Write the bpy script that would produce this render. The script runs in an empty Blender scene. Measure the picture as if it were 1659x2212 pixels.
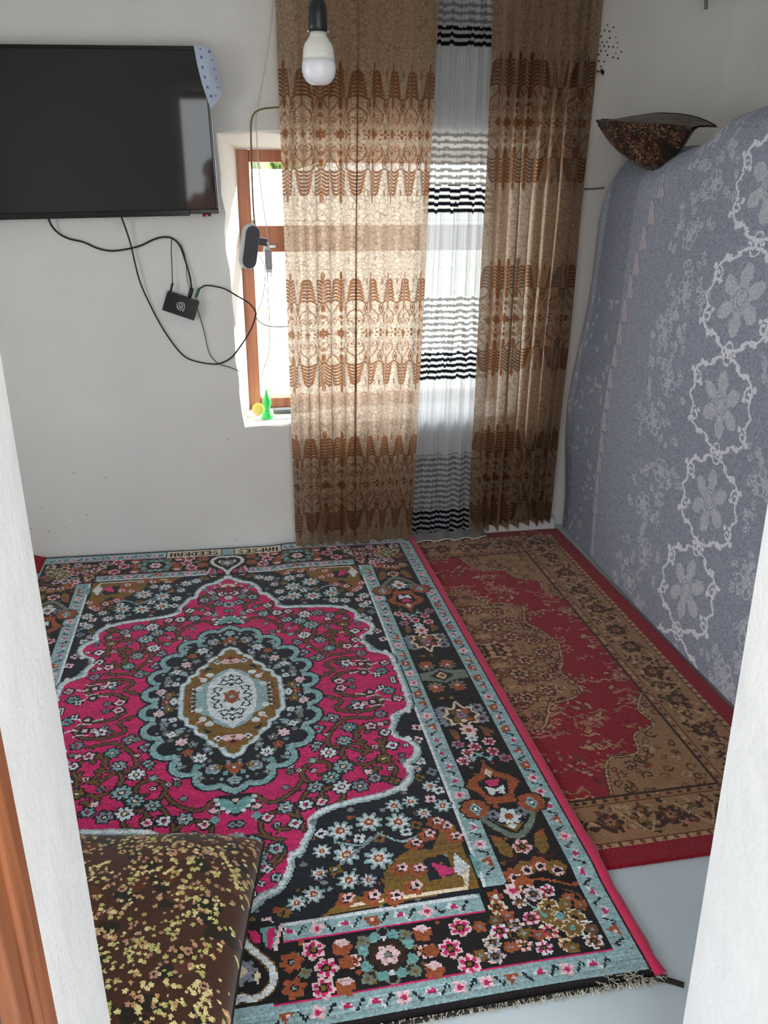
import bpy, bmesh, math
import numpy as np
from mathutils import Matrix, Vector

C = bpy.context.scene.collection
SC = bpy.context.scene

# ------------------------------------------------------------------ camera, sky, exposure
YAW, PITCH, ROLL, FPX, EYE = 0.18594073, 0.37887891, -0.00562319, 1821.408, 1.55


def cam_rot():
    cy, sy, cp, sp, cr, sr = math.cos(YAW), math.sin(YAW), math.cos(PITCH), math.sin(PITCH), math.cos(ROLL), math.sin(ROLL)
    f = np.array([sy * cp, cy * cp, -sp]); r = np.array([cy, -sy, 0.0]); d = np.cross(f, r)
    return np.array([cr * r + sr * d, -sr * r + cr * d, f])


RC = cam_rot()
cam_data = bpy.data.cameras.new('camera')
cam_data.sensor_fit = 'VERTICAL'; cam_data.sensor_height = 24.0
cam_data.lens = FPX / 2212 * 24.0
cam_data.clip_start = 0.01
cam = bpy.data.objects.new('camera', cam_data); C.objects.link(cam)
m = Matrix.Identity(4)
for i in range(3):
    m[i][0], m[i][1], m[i][2] = RC[0][i], -RC[1][i], -RC[2][i]
m[0][3], m[1][3], m[2][3] = 0, 0, EYE
cam.matrix_world = m
SC.camera = cam

world = bpy.data.worlds.new('overcast_sky'); SC.world = world; world.use_nodes = True
bg = world.node_tree.nodes['Background']
bg.inputs[0].default_value = (0.93, 0.965, 1.0, 1)
bg.inputs[1].default_value = 5.0

for nm, loc, rot, sx, sz in (('window_portal', (0.56, 3.95, 1.13), (math.pi / 2, 0, 0), 1.1, 1.2),
                             ('door_portal', (0.235, 0.30, 1.05), (-math.pi / 2, 0, 0), 1.0, 2.1), ('side_portal', (-1.60, 1.95, 1.35), 0, 1.1, 1.0)):
    l = bpy.data.lights.new(nm, 'AREA'); l.shape = 'RECTANGLE'; l.size = sx; l.size_y = sz
    l.cycles.is_portal = True
    o = bpy.data.objects.new(nm, l); o.location = loc
    # window portal faces into the room (-Y), door portal faces into the room (+Y)
    o.rotation_euler = (-math.pi / 2, 0, 0) if nm == 'window_portal' else (math.pi / 2, 0, 0)
    if nm == 'side_portal': o.rotation_euler = (0, -math.pi / 2, 0)  # guides sky light through the opening added in the left wall
    C.objects.link(o)

sun = bpy.data.lights.new('sun', 'SUN'); sun.energy = 8.0; sun.angle = 0.02; sun.color = (1.0, 0.97, 0.93)
so = bpy.data.objects.new('sun', sun); C.objects.link(so); so.location = (6, 6, 6)
so.rotation_euler = Vector((-1.0, -0.36, -0.30)).to_track_quat('-Z', 'Y').to_euler()

SC.view_settings.view_transform = 'Standard'
SC.view_settings.look = 'None'
SC.view_settings.gamma = 1.0
SC.view_settings.use_curve_mapping = False
SC.view_settings.exposure = 0.0
SC.cycles.max_bounces = 10
SC.cycles.diffuse_bounces = 6
SC.cycles.transparent_max_bounces = 12
SC.cycles.sample_clamp_indirect = 6.0


# ------------------------------------------------------------------ helpers
def lin(c):
    c = np.asarray(c, float) / 255.0
    return np.where(c <= 0.04045, c / 12.92, ((c + 0.055) / 1.055) ** 2.4)


def ray(px, py):
    return RC.T @ np.array([(px - 829.5) / FPX, (py - 1106) / FPX, 1.0])


def at(px, py, y):
    """the point of the upright plane at depth y that is seen at a pixel of the photograph"""
    d = ray(px, py); return np.array([0, 0, EYE]) + d * y / d[1]


def material(name, color, rough=0.8, metal=0.0, spec=0.5, noise=0.0, nscale=20.0, bump=0.0, bscale=40.0, bdist=0.01, attr=None, sheen=0.0, gain=1.0):
    mt = bpy.data.materials.new(name); mt.use_nodes = True
    nt = mt.node_tree; b = nt.nodes['Principled BSDF']
    b.inputs['Roughness'].default_value = rough; b.inputs['Metallic'].default_value = metal
    b.inputs['Specular IOR Level'].default_value = spec
    b.inputs['Sheen Weight'].default_value = sheen
    col = tuple(float(v) * gain for v in lin(color)) + (1,)
    b.inputs['Base Color'].default_value = col
    src = None
    if attr:
        a = nt.nodes.new('ShaderNodeAttribute'); a.attribute_name = attr; src = a.outputs['Color']
    if noise > 0:
        tc = nt.nodes.new('ShaderNodeTexCoord'); n = nt.nodes.new('ShaderNodeTexNoise')
        n.inputs['Scale'].default_value = nscale; n.inputs['Detail'].default_value = 5
        nt.links.new(tc.outputs['Object'], n.inputs['Vector'])
        r = nt.nodes.new('ShaderNodeMapRange')
        r.inputs['From Min'].default_value = 0.3; r.inputs['From Max'].default_value = 0.7
        r.inputs['To Min'].default_value = 1 - noise; r.inputs['To Max'].default_value = 1 + noise
        nt.links.new(n.outputs['Fac'], r.inputs['Value'])
        mx = nt.nodes.new('ShaderNodeMix'); mx.data_type = 'RGBA'; mx.blend_type = 'MULTIPLY'; mx.inputs['Factor'].default_value = 1
        if src: nt.links.new(src, mx.inputs[6])
        else: mx.inputs[6].default_value = col
        nt.links.new(r.outputs['Result'], mx.inputs[7]); src = mx.outputs[2]
    if src: nt.links.new(src, b.inputs['Base Color'])
    if bump > 0:
        tc = nt.nodes.new('ShaderNodeTexCoord'); n = nt.nodes.new('ShaderNodeTexNoise')
        n.inputs['Scale'].default_value = bscale; n.inputs['Detail'].default_value = 6
        nt.links.new(tc.outputs['Object'], n.inputs['Vector'])
        bp = nt.nodes.new('ShaderNodeBump'); bp.inputs['Strength'].default_value = bump; bp.inputs['Distance'].default_value = bdist
        nt.links.new(n.outputs['Fac'], bp.inputs['Height']); nt.links.new(bp.outputs['Normal'], b.inputs['Normal'])
    return mt


def link(name, me, parent=None, mats=(), smooth=False):
    o = bpy.data.objects.new(name, me); C.objects.link(o)
    for mt in mats: me.materials.append(mt)
    if smooth and len(me.polygons):
        me.polygons.foreach_set('use_smooth', [True] * len(me.polygons))
    if parent is not None: o.parent = parent
    return o


def tag(o, label, cat, group=None):
    o['label'] = label; o['category'] = cat
    if group: o['group'] = group
    return o


def thing(name, label, cat, loc=(0, 0, 0), group=None):
    o = bpy.data.objects.new(name, None); C.objects.link(o); o.location = loc
    o.empty_display_size = 0.05
    bpy.context.view_layer.update()
    return tag(o, label, cat, group)


def put(o, parent):
    """parent, keeping the mesh where it was built in world space"""
    o.parent = parent; o.matrix_parent_inverse = parent.matrix_world.inverted()
    return o


def obj(name, bm, mt, parent=None, smooth=False):
    me = bpy.data.meshes.new(name); bm.to_mesh(me); bm.free()
    o = link(name, me, None, [mt], smooth)
    if parent is not None:
        if parent.type == 'EMPTY': put(o, parent)
        else: o.parent = parent
    return o


def struct(name, bm, mt, parent=None, smooth=False):
    o = obj(name, bm, mt, parent, smooth); o['kind'] = 'structure'; return o


def box(bm, x0, x1, y0, y1, z0, z1, bev=0.0, M=None):
    vs = [bm.verts.new(p) for p in ((x0, y0, z0), (x1, y0, z0), (x1, y1, z0), (x0, y1, z0), (x0, y0, z1), (x1, y0, z1), (x1, y1, z1), (x0, y1, z1))]
    fs = [bm.faces.new([vs[i] for i in q]) for q in ((0, 3, 2, 1), (4, 5, 6, 7), (0, 1, 5, 4), (1, 2, 6, 5), (2, 3, 7, 6), (3, 0, 4, 7))]
    if bev > 0:
        es = list({e for f in fs for e in f.edges})
        r = bmesh.ops.bevel(bm, geom=es, offset=bev, segments=2, affect='EDGES', profile=0.6)
        vs = list({v for f in r['faces'] for v in f.verts} | {v for v in vs if v.is_valid})
    if M is not None:
        bmesh.ops.transform(bm, matrix=M, verts=vs)
    return vs


def new(): return bmesh.new()


def catmull(P, n=8, closed=False):
    P = np.asarray(P, float); out = []
    N = len(P)
    for i in range(N if closed else N - 1):
        if closed: a, b, c, d = P[i - 1], P[i], P[(i + 1) % N], P[(i + 2) % N]
        else: a, b, c, d = P[max(i - 1, 0)], P[i], P[i + 1], P[min(i + 2, N - 1)]
        for t in np.arange(n) / n:
            out.append(0.5 * (2 * b + (c - a) * t + (2 * a - 5 * b + 4 * c - d) * t * t + (3 * b - a - 3 * c + d) * t ** 3))
    if not closed: out.append(P[-1])
    return np.array(out)


def tube(bm, P, r, seg=8, n=6, raw=False):
    P = np.asarray(P, float) if raw else catmull(P, n)
    T = np.gradient(P, axis=0); T /= np.linalg.norm(T, axis=1)[:, None] + 1e-9
    up = np.array([0.31, -0.82, 0.47]); rings = []
    rr = r if np.ndim(r) else [r] * len(P)
    for p, t, q in zip(P, T, rr):
        a = np.cross(t, up); a /= np.linalg.norm(a) + 1e-9; b = np.cross(t, a)
        rings.append([bm.verts.new(p + q * (a * math.cos(k * 2 * math.pi / seg) + b * math.sin(k * 2 * math.pi / seg))) for k in range(seg)])
    for A, B in zip(rings, rings[1:]):
        for k in range(seg): bm.faces.new((A[k], A[(k + 1) % seg], B[(k + 1) % seg], B[k]))
    bm.faces.new(rings[0][::-1]); bm.faces.new(rings[-1])


def lathe(bm, prof, c=(0, 0, 0), seg=28, M=None):
    rings = []
    for r, z in prof:
        rings.append([bm.verts.new((c[0] + r * math.cos(k * 2 * math.pi / seg), c[1] + r * math.sin(k * 2 * math.pi / seg), c[2] + z)) for k in range(seg)])
    for A, B in zip(rings, rings[1:]):
        for k in range(seg): bm.faces.new((A[k], A[(k + 1) % seg], B[(k + 1) % seg], B[k]))
    bm.faces.new(rings[0][::-1]); bm.faces.new(rings[-1])
    if M is not None: bmesh.ops.transform(bm, matrix=M, verts=[v for r in rings for v in r])


def grid_mesh(name, V, cols=None, domain='FACE', extra=None, uv=None):
    """a (rows x cols) sheet of points as one mesh, its dye stored per knot (face) or per thread (point)"""
    nr, nc = V.shape[:2]
    me = bpy.data.meshes.new(name)
    me.vertices.add(nr * nc); me.vertices.foreach_set('co', V.reshape(-1).astype(np.float32))
    i = np.arange(nr * nc).reshape(nr, nc)
    q = np.stack([i[:-1, :-1], i[:-1, 1:], i[1:, 1:], i[1:, :-1]], -1).reshape(-1, 4)
    me.loops.add(q.size); me.loops.foreach_set('vertex_index', q.reshape(-1).astype(np.int32))
    me.polygons.add(len(q)); me.polygons.foreach_set('loop_start', (np.arange(len(q)) * 4).astype(np.int32))
    me.update(calc_edges=True)
    if cols is not None:
        a = me.attributes.new('Dye', 'FLOAT_COLOR', domain)
        rgba = np.ones((cols.reshape(-1, 3).shape[0], 4), np.float32); rgba[:, :3] = cols.reshape(-1, 3)
        a.data.foreach_set('color', rgba.reshape(-1))
    for k, v in (extra or {}).items():
        a = me.attributes.new(k, 'FLOAT', 'POINT'); a.data.foreach_set('value', v.reshape(-1).astype(np.float32))
    if uv is not None:
        l = me.uv_layers.new(name='cloth'); l.data.foreach_set('uv', uv.reshape(-1, 2)[q.reshape(-1)].reshape(-1).astype(np.float32))
    return me


class Canvas:
    """woven pattern: a raster of palette numbers, one per knot, in metres or millimetres"""

    def __init__(s, x0, y0, x1, y1, res, fill=0):
        s.x0, s.y0, s.res = x0, y0, res
        s.nx, s.ny = int(round((x1 - x0) / res)), int(round((y1 - y0) / res))
        s.a = np.full((s.ny, s.nx), fill, np.int16)
        s.xs = x0 + (np.arange(s.nx) + 0.5) * res; s.ys = y0 + (np.arange(s.ny) + 0.5) * res

    def win(s, x0, y0, x1, y1):
        i0 = max(0, int((x0 - s.x0) / s.res) - 1); i1 = min(s.nx, int((x1 - s.x0) / s.res) + 2)
        j0 = max(0, int((y0 - s.y0) / s.res) - 1); j1 = min(s.ny, int((y1 - s.y0) / s.res) + 2)
        if i1 <= i0 or j1 <= j0: return None
        X, Y = np.meshgrid(s.xs[i0:i1], s.ys[j0:j1]); return s.a[j0:j1, i0:i1], X, Y

    def rect(s, x0, y0, x1, y1, c):
        w = s.win(x0, y0, x1, y1)
        if w: a, X, Y = w; a[(X >= x0) & (X <= x1) & (Y >= y0) & (Y <= y1)] = c

    def mask_poly(s, P, X, Y):
        P = np.asarray(P, float); ins = np.zeros(X.shape, bool)
        for (xa, ya), (xb, yb) in zip(P, np.roll(P, -1, 0)):
            if ya == yb: continue
            ins ^= ((ya > Y) != (yb > Y)) & (X < (xb - xa) * (Y - ya) / (yb - ya) + xa)
        return ins

    def poly(s, P, c, only=None):
        P = np.asarray(P, float); w = s.win(*P.min(0), *P.max(0))
        if w:
            a, X, Y = w; mk = s.mask_poly(P, X, Y)
            if only is not None: mk &= np.isin(a, only)
            a[mk] = c

    def disk(s, x, y, rx, c, ry=None, rot=0.0, only=None):
        ry = ry or rx; R = max(rx, ry); w = s.win(x - R, y - R, x + R, y + R)
        if w:
            a, X, Y = w; ca, sa = math.cos(rot), math.sin(rot)
            u = (X - x) * ca + (Y - y) * sa; v = -(X - x) * sa + (Y - y) * ca
            mk = (u / rx) ** 2 + (v / ry) ** 2 <= 1
            if only is not None: mk &= np.isin(a, only)
            a[mk] = c

    def flower(s, x, y, r, n, c, depth=0.35, rot=0.0, heart=None, rim=None, hr=0.35, sq=1.0):
        w = s.win(x - r * 1.4, y - r * 1.4, x + r * 1.4, y + r * 1.4)
        if not w: return
        a, X, Y = w; t = np.arctan2((Y - y) / sq, X - x) + rot; d = np.hypot(X - x, (Y - y) / sq)
        e = r * (1 - depth + depth * np.abs(np.cos(n * t / 2)))
        if rim is not None: a[d <= e * 1.0 + 5 * (r > 30) + 3.5] = rim
        a[d <= e] = c
        if heart is not None: a[d <= r * hr] = heart

    def line(s, P, w_, c, only=None):
        P = np.asarray(P, float); h = w_ / 2
        for p, q in zip(P, P[1:]):
            lo = np.minimum(p, q) - h; hi = np.maximum(p, q) + h
            w = s.win(*lo, *hi)
            if not w: continue
            a, X, Y = w; d = q - p; L = max(d @ d, 1e-12)
            t = np.clip(((X - p[0]) * d[0] + (Y - p[1]) * d[1]) / L, 0, 1)
            mk = np.hypot(X - p[0] - t * d[0], Y - p[1] - t * d[1]) <= h
            if only is not None: mk &= np.isin(a, only)
            a[mk] = c

    def curve(s, P, w_, c, n=6, closed=False, only=None):
        Q = catmull(P, n, closed)
        s.line(np.vstack([Q, Q[:1]]) if closed else Q, w_, c, only)


def spiral(cx, cy, r0, r1, turns, a0, n=26, d=1):
    t = np.linspace(0, 1, n); a = a0 + d * t * turns * 2 * math.pi; r = r0 + (r1 - r0) * t
    return np.stack([cx + r * np.cos(a), cy + r * np.sin(a)], 1)


# ------------------------------------------------------------------ woven patterns
# palette numbers of the big carpet (sRGB)
PAL = np.array([(26, 22, 24), (206, 40, 106), (150, 182, 188), (220, 230, 236), (128, 98, 44), (158, 84, 50), (236, 200, 206), (118, 130, 118),
                (28, 34, 44), (112, 168, 168), (112, 80, 48), (226, 210, 184), (132, 140, 152), (70, 24, 34), (52, 36, 22), (214, 60, 120)])
BLK, PNK, BLU, WHT, OLV, RST, PPK, GRN, NVY, TEA, VIN, CRM, GRY, MAR, BRN, HOT = range(16)


def weave_carpet():
    """one quarter of the carpet in millimetres from its centre; the other three mirror it"""
    R = 4.4; rg = np.random.default_rng(5)
    c = Canvas(0, 0, 191 * R, 271 * R, R, BLK)
    # outer guard stripe
    c.rect(783, 0, 834, 1178, BLU); c.rect(0, 1122, 834, 1178, BLU)
    c.rect(0, 1116, 783, 1122, PNK)
    # main border ground
    c.rect(618, 0, 783, 1116, BLK); c.rect(0, 972, 783, 1116, BLK)
    c.rect(0, 968, 560, 973, PNK)
    # inner guard stripe
    c.rect(560, 0, 616, 905, BLU); c.rect(70, 922, 545, 968, BLU)
    c.line([(562, 0), (562, 900)], 9, WHT); c.line([(90, 924), (540, 924)], 8, WHT)
    c.line([(619, 0), (619, 900)], 6, BLK)

    def guard(x, y, along):
        k = rg.integers(0, 3); d = np.array(along, float); n = np.array([-d[1], d[0]])
        p = np.array([x, y]); f = rg.choice([-1, 1])
        if k == 0:
            c.poly([p - 20 * d + 6 * n, p - 2 * n * f + 2 * d, p + 20 * d + 17 * n * f, p + 13 * d - 4 * n, p - 8 * d - 14 * n * f], WHT)
            c.poly([p - 11 * d, p + 11 * d + 4 * n * f, p + 4 * d - 13 * n * f], PNK)
        elif k == 1:
            c.poly([p - 20 * d - 12 * n, p - 8 * d + 16 * n, p + 18 * d + 14 * n * f, p + 13 * d - 11 * n], RST)
            c.disk(p[0], p[1], 5, PPK)
        else:
            c.flower(p[0], p[1], 18, 4, PPK, 0.4, rg.uniform(0, 1), PNK)
        c.curve([p + 20 * d + 10 * n * f, p + 26 * d, p + 33 * d - 12 * n * f, p + 38 * d - 6 * n * f], 5, NVY)
    for v in np.arange(30, 890, 62): guard(590, v, (0, 1))
    for v in np.arange(30, 1110, 58): guard(808, v, (0, 1))
    for u in np.arange(105, 520, 62): guard(u, 947, (1, 0))
    for u in np.arange(30, 780, 58): guard(u, 1150, (1, 0))
    # broken corner of the inner guard stripe
    c.poly([(545, 925), (575, 905), (616, 905), (616, 972), (545, 972)], BLK)
    c.poly([(516, 870), (560, 800), (575, 840), (545, 905), (545, 940)], TEA); c.line([(500, 905), (545, 905), (548, 860)], 9, CRM)
    c.flower(580, 935, 20, 5, RST, 0.3, 0, WHT); c.flower(625, 925, 22, 6, PPK, 0.35, 0, PNK, BLK)

    # --- spandrel ground with pale blossoms
    c.rect(0, 0, 556, 920, NVY)
    c.rect(530, 0, 556, 140, BLU)
    c.poly([(345, 800), (420, 760), (470, 770), (500, 720), (545, 700), (550, 905), (180, 918), (230, 880), (330, 885)], OLV)
    c.poly([(440, 800), (500, 790), (500, 860), (440, 870)], NVY); c.poly([(455, 810), (520, 850), (470, 862)], HOT)
    c.poly([(520, 790), (545, 840), (530, 885), (505, 850)], WHT); c.line([(250, 900), (520, 902), (530, 850)], 9, CRM)
    for x, y, r in ((258, 664, 38), (334, 648, 40), (408, 660, 38), (262, 748, 38), (336, 776, 42), (205, 720, 26), (410, 600, 28), (455, 590, 26), (480, 640, 24),
                    (190, 790, 24), (170, 850, 30), (255, 830, 32), (300, 840, 24), (130, 868, 26), (520, 540, 26), (500, 460, 20), (535, 620, 28)):
        r *= .92; c.flower(x, y, r + 4, 8, BLK, 0.3, 0.2); c.flower(x, y, r, 8, BLU if r > 23 else GRY, 0.5, 0.2)
        c.flower(x, y, r * .72, 8, WHT, 0.5, 0.2); c.disk(x, y, r * .34, RST); c.disk(x, y, r * 0.15, CRM)
    for x, y in ((520, 700), (535, 740), (500, 680), (470, 720), (430, 745), (380, 820), (420, 830), (300, 890), (350, 900), (240, 885), (400, 880)):
        c.flower(x, y, 24, 5, RST, 0.25, rg.uniform(0, 1), NVY); c.flower(x + 8, y - 6, 15, 5, PPK, 0.4, 0, BLK)
    for x, y in ((420, 700), (350, 710), (300, 700), (230, 790), (450, 680), (210, 660), (510, 590), (540, 560), (100, 890), (60, 912), (20, 905), (540, 480), (500, 500), (520, 430), (535, 330), (545, 270)):
        c.flower(x, y, 17, 4, rg.choice([GRY, WHT, OLV, PPK]), 0.4, rg.uniform(0, 1), NVY)
    c.curve([(350, 690), (400, 730), (440, 720)], 6, BLU); c.curve([(240, 700), (300, 725), (330, 700)], 6, BLU); c.line([(360, 690), (250, 770)], 7, GRY)
    for _ in range(160):
        x, y = rg.uniform(0, 555), rg.uniform(300, 918); c.disk(x, y, rg.uniform(4, 9), int(rg.choice([GRY, OLV, GRN, RST, BLU])), only=[NVY])

    # --- pink field with its stepped pale outline
    F = [(0, 884), (26, 862), (50, 838), (84, 822), (104, 798), (120, 760), (126, 722), (150, 708), (164, 676), (184, 640), (186, 606), (226, 578), (300, 562), (374, 552),
         (434, 532), (466, 506), (478, 470), (474, 436), (512, 402), (520, 362), (500, 330), (474, 312), (466, 268), (480, 236), (486, 200), (530, 172), (548, 150), (552, 80), (554, 0)]
    c.curve(F, 36, BLK); c.curve(F, 28, BLU); c.curve(F, 13, WHT)
    P = catmull(F, 6)
    for p, q in zip(P[::5], P[3::5]):
        n = np.array([q[1] - p[1], p[0] - q[0]]); n = n / (np.linalg.norm(n) + 1e-6)
        c.disk(*(p + n * 12 * rg.choice([-1, 1])), rg.uniform(7, 12), int(rg.choice([BLU, WHT, GRY])))
    c.poly([(0, 0)] + [tuple(p) for p in P * 0.985], PNK)
    fld = [PNK]

    def vine(Q, w=9):
        c.line(Q, w + 9, NVY, [PNK, NVY, MAR]); c.line(Q, w, VIN, [NVY, PNK, MAR, VIN])
        for k in range(2, len(Q) - 1, 4):
            d = Q[k + 1] - Q[k - 1]; d /= np.linalg.norm(d) + 1e-9; n = np.array([-d[1], d[0]]) * (1 if k % 8 < 4 else -1)
            c.poly([Q[k] - 8 * d, Q[k] + 22 * n + 10 * d, Q[k] + 10 * d], NVY, [PNK]); c.poly([Q[k] - 5 * d, Q[k] + 16 * n + 8 * d, Q[k] + 7 * d], VIN, [PNK, NVY])

    def bloom(x, y, r, n=8, col=BLU, heart=CRM):
        c.flower(x, y, r + 7, n, NVY, 0.3, 0.2); c.flower(x, y, r, n, col, 0.42, 0.2, NVY, None, 0.4); c.disk(x, y, r * 0.24, heart)
    vine(spiral(355, 355, 78, 18, 1.25, -0.6)); vine(spiral(385, -0.0 + 262, 30, 12, 0.8, 2.2, 14))
    vine(spiral(388, 292, 70, 24, 1.1, 2.6, 26, -1)); vine(spiral(235, 415, 66, 20, 1.2, 0.4)); vine(spiral(250, 520, 55, 16, 1.1, 3.0, 22, -1))
    vine(spiral(115, 600, 62, 20, 1.15, 1.6)); vine(spiral(70, 705, 46, 14, 1.0, -0.4)); vine(spiral(405, 455, 52, 16, 1.15, 3.6))
    vine(catmull([(300, 60), (340, 90), (320, 135), (375, 160), (440, 150), (470, 110)], 6)); vine(catmull([(470, 110), (430, 70), (380, 75), (330, 40)], 6))
    vine(catmull([(300, 330), (270, 300), (300, 230), (350, 190), (420, 200)], 5)); vine(catmull([(60, 490), (100, 520), (160, 480), (190, 430)], 5))
    vine(catmull([(20, 640), (60, 640), (110, 680), (60, 760), (15, 790)], 5)); vine(catmull([(170, 640), (160, 560), (200, 480)], 5))
    # trident palmettes beside the centre line
    for yy in (62, 118):
        c.curve([(395, yy), (440, yy + 8), (470, yy - 12), (500, yy)], 6, WHT); c.disk(438, yy - 3, 18, NVY); c.disk(438, yy - 3, 9, PPK); c.curve([(425, yy + 22), (455, yy + 16), (470, yy + 24)], 5, PPK)
    for x, y, r, n, k in ((320, 300, 24, 8, BLU), (268, 345, 27, 8, WHT), (300, 415, 32, 8, BLU), (240, 300, 18, 4, BLU), (345, 235, 24, 8, TEA), (300, 180, 24, 4, GRY), (215, 480, 24, 6, BLU),
                          (130, 545, 24, 6, BLU), (182, 545, 22, 6, WHT), (262, 455, 28, 8, BLU), (285, 500, 30, 8, WHT), (335, 505, 26, 6, GRY), (420, 400, 24, 6, OLV), (455, 345, 20, 4, WHT),
                          (95, 690, 22, 6, BLU), (40, 655, 22, 4, BLU), (60, 745, 20, 6, GRY), (25, 735, 22, 8, WHT), (150, 610, 20, 4, WHT), (390, 130, 22, 5, WHT), (350, 20, 20, 4, PPK), (500, 60, 22, 6, TEA),
                          (520, 110, 18, 4, PPK), (450, 185, 20, 6, GRY), (250, 225, 22, 4, BLU), (410, 240, 20, 5, PPK), (445, 280, 18, 4, WHT), (80, 575, 18, 4, PPK), (225, 545, 18, 4, PPK), (380, 480, 20, 6, BLU), (430, 500, 18, 4, OLV)):
        bloom(x, y, r * 0.9, n, k, CRM if r > 22 else PNK)
    k = 0
    while k < 170:
        x, y = rg.uniform(0, 550), rg.uniform(0, 870); k += 1
        w = c.win(x - 1, y - 1, x + 1, y + 1)
        if w is None or w[0].flat[0] != PNK: continue
        r = rg.uniform(8, 13)
        c.disk(x, y, r + 3, NVY if k % 3 else MAR, only=fld); c.flower(x, y, r, 4, int(rg.choice([WHT, BLU, PPK, GRY, GRN])), 0.4, rg.uniform(0, 1), NVY if k % 2 else None)
    # pale winged palmette above and below the medallion
    c.poly([(0, 470), (60, 474), (58, 500), (44, 520), (28, 538), (0, 560)], NVY); c.poly([(0, 488), (14, 488), (52, 482), (50, 500), (40, 514), (26, 530), (0, 549)], TEA)
    c.poly([(0, 484), (22, 484), (0, 512)], NVY); c.poly([(0, 488), (13, 488), (0, 504)], CRM)
    for x, y in ((50, 486), (46, 503), (34, 522), (20, 537)): c.disk(x, y, 7, WHT)
    c.poly([(55, 545), (70, 565), (50, 580), (38, 560)], TEA)

    # --- medallion
    lob = [(0, 424, 40), (62, 392, 52), (128, 326, 54), (186, 240, 54), (224, 146, 50), (240, 50, 46)]
    def med(g, col):
        c.poly([(0, 0)] + [(0, 430 + g * .6)] + [(x, y) for x, y, r in lob] + [(250 + g, 0)], col)
        for x, y, r in lob: c.disk(x, y, max(r + g, 2), col)
        c.poly([(0, 472 + g * 1.2), (40, 435 + g), (0, 380)], col)
    med(7, NVY); med(0, BLU)
    yy, xx = np.meshgrid(c.ys, c.xs, indexing='ij')
    c.a[(c.a == BLU) & (rg.random(c.a.shape) < .3) & (yy < 466) & (xx < 290)] = TEA
    med(-20, NVY)
    P = np.array([(x * 0.93, y * 0.93) for x, y, r in lob]); Q = catmull(P, 5)
    for p in Q[::2]: c.disk(p[0] + rg.uniform(-10, 10), p[1] + rg.uniform(-10, 10), rg.uniform(7, 12), int(rg.choice([TEA, GRN, BLU])))
    for x, y, n, r, k in ((0, 355, 8, 27, RST), (0, 412, 5, 20, BLU), (62, 352, 5, 20, GRY), (95, 300, 6, 22, WHT), (45, 300 + 50, 5, 14, OLV), (130, 270, 5, 18, RST), (150, 215, 6, 20, PPK), (118, 232, 5, 16, GRN),
                          (182, 175, 4, 16, WHT), (158, 160, 4, 15, BLU), (205, 118, 5, 16, GRY), (180, 100, 4, 14, WHT), (225, 60, 6, 18, PPK), (195, 40, 5, 18, OLV), (240, 20, 5, 14, BLU), (205, 0, 6, 18, RST), (182, 5, 4, 12, WHT), (75, 262, 4, 15, GRY), (92, 390, 4, 12, GRN)):
        c.flower(x, y, r, n, k, 0.4, 0.3, NVY, None, 0.3); c.disk(x, y, r * .18, WHT)
    for _ in range(170):
        x, y = rg.uniform(0, 250), rg.uniform(0, 430); c.disk(x, y, rg.uniform(4, 8), int(rg.choice([GRN, GRY, BRN, BLU])), only=[NVY]) if (x / 250) ** 2 + (y / 440) ** 2 < 1 else None
    I = [(0, 306), (22, 292), (36, 258), (64, 238), (76, 206), (104, 180), (112, 152), (134, 132), (140, 106), (156, 88), (158, 40), (162, 0)]
    c.poly([(0, 0)] + [tuple(p) for p in catmull(I, 4)], OLV); c.curve(I, 19, BLU); c.curve(I, 11, WHT)
    for x, y in ((30, 245), (60, 205), (90, 165), (118, 120), (130, 60)): c.disk(x, y, 16, OLV)
    c.flower(0, 236, 22, 5, RST, .3, 0, NVY); c.poly([(0, 205), (26, 200), (34, 220), (22, 232), (0, 226)], PPK); c.poly([(0, 208), (14, 210), (0, 222)], RST)
    c.flower(44, 214, 14, 4, WHT, .4, 0, NVY); c.poly([(60, 180), (88, 158), (78, 190)], NVY); c.poly([(84, 140), (104, 118), (96, 150)], RST)
    W = [(0, 172), (26, 158), (52, 136), (70, 100), (100, 80), (112, 40), (112, 0)]
    c.poly([(0, 0)] + [tuple(p) for p in catmull(W, 4)], BLU)
    for x, y in ((90, 110), (104, 60), (108, 20), (70, 138)): c.disk(x, y, 13, WHT if y > 30 else BLU)
    c.poly([(92, 96), (100, 112), (108, 130), (96, 128)], PPK)
    c.poly([(0, 0)] + [tuple(p) for p in catmull([(0, 172), (14, 150), (40, 124), (66, 92), (76, 48), (78, 0)], 4)], WHT)
    for x, y in ((124, 60), (124, 34), (125, 10)): c.line([(x - 8, y - 10), (x + 8, y), (x - 8, y + 8)], 6, NVY); c.disk(x, y, 5, WHT)
    c.poly([(138, 20), (148, 30), (146, 6), (138, 0)], RST)
    # dark tracery in the white heart
    c.line([(0, 104), (14, 92), (26, 104), (36, 86)], 6, NVY); c.line([(8, 80), (24, 70), (40, 78)], 6, NVY); c.line([(0, 128), (8, 112)], 6, NVY); c.line([(16, 122), (30, 112)], 6, NVY)
    c.line([(44, 60), (58, 52), (52, 36), (62, 26)], 6, NVY); c.line([(48, 30), (40, 14), (56, 8), (62, 0)], 6, NVY); c.line([(30, 56), (36, 40)], 6, NVY)
    c.poly([(0, 0), (22, 0), (26, 20), (12, 30), (0, 44)], RST); c.disk(0, 0, 9, BLU); c.line([(12, 14), (22, 24)], 6, GRN); c.poly([(0, 60), (10, 70), (0, 84)], NVY)
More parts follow.
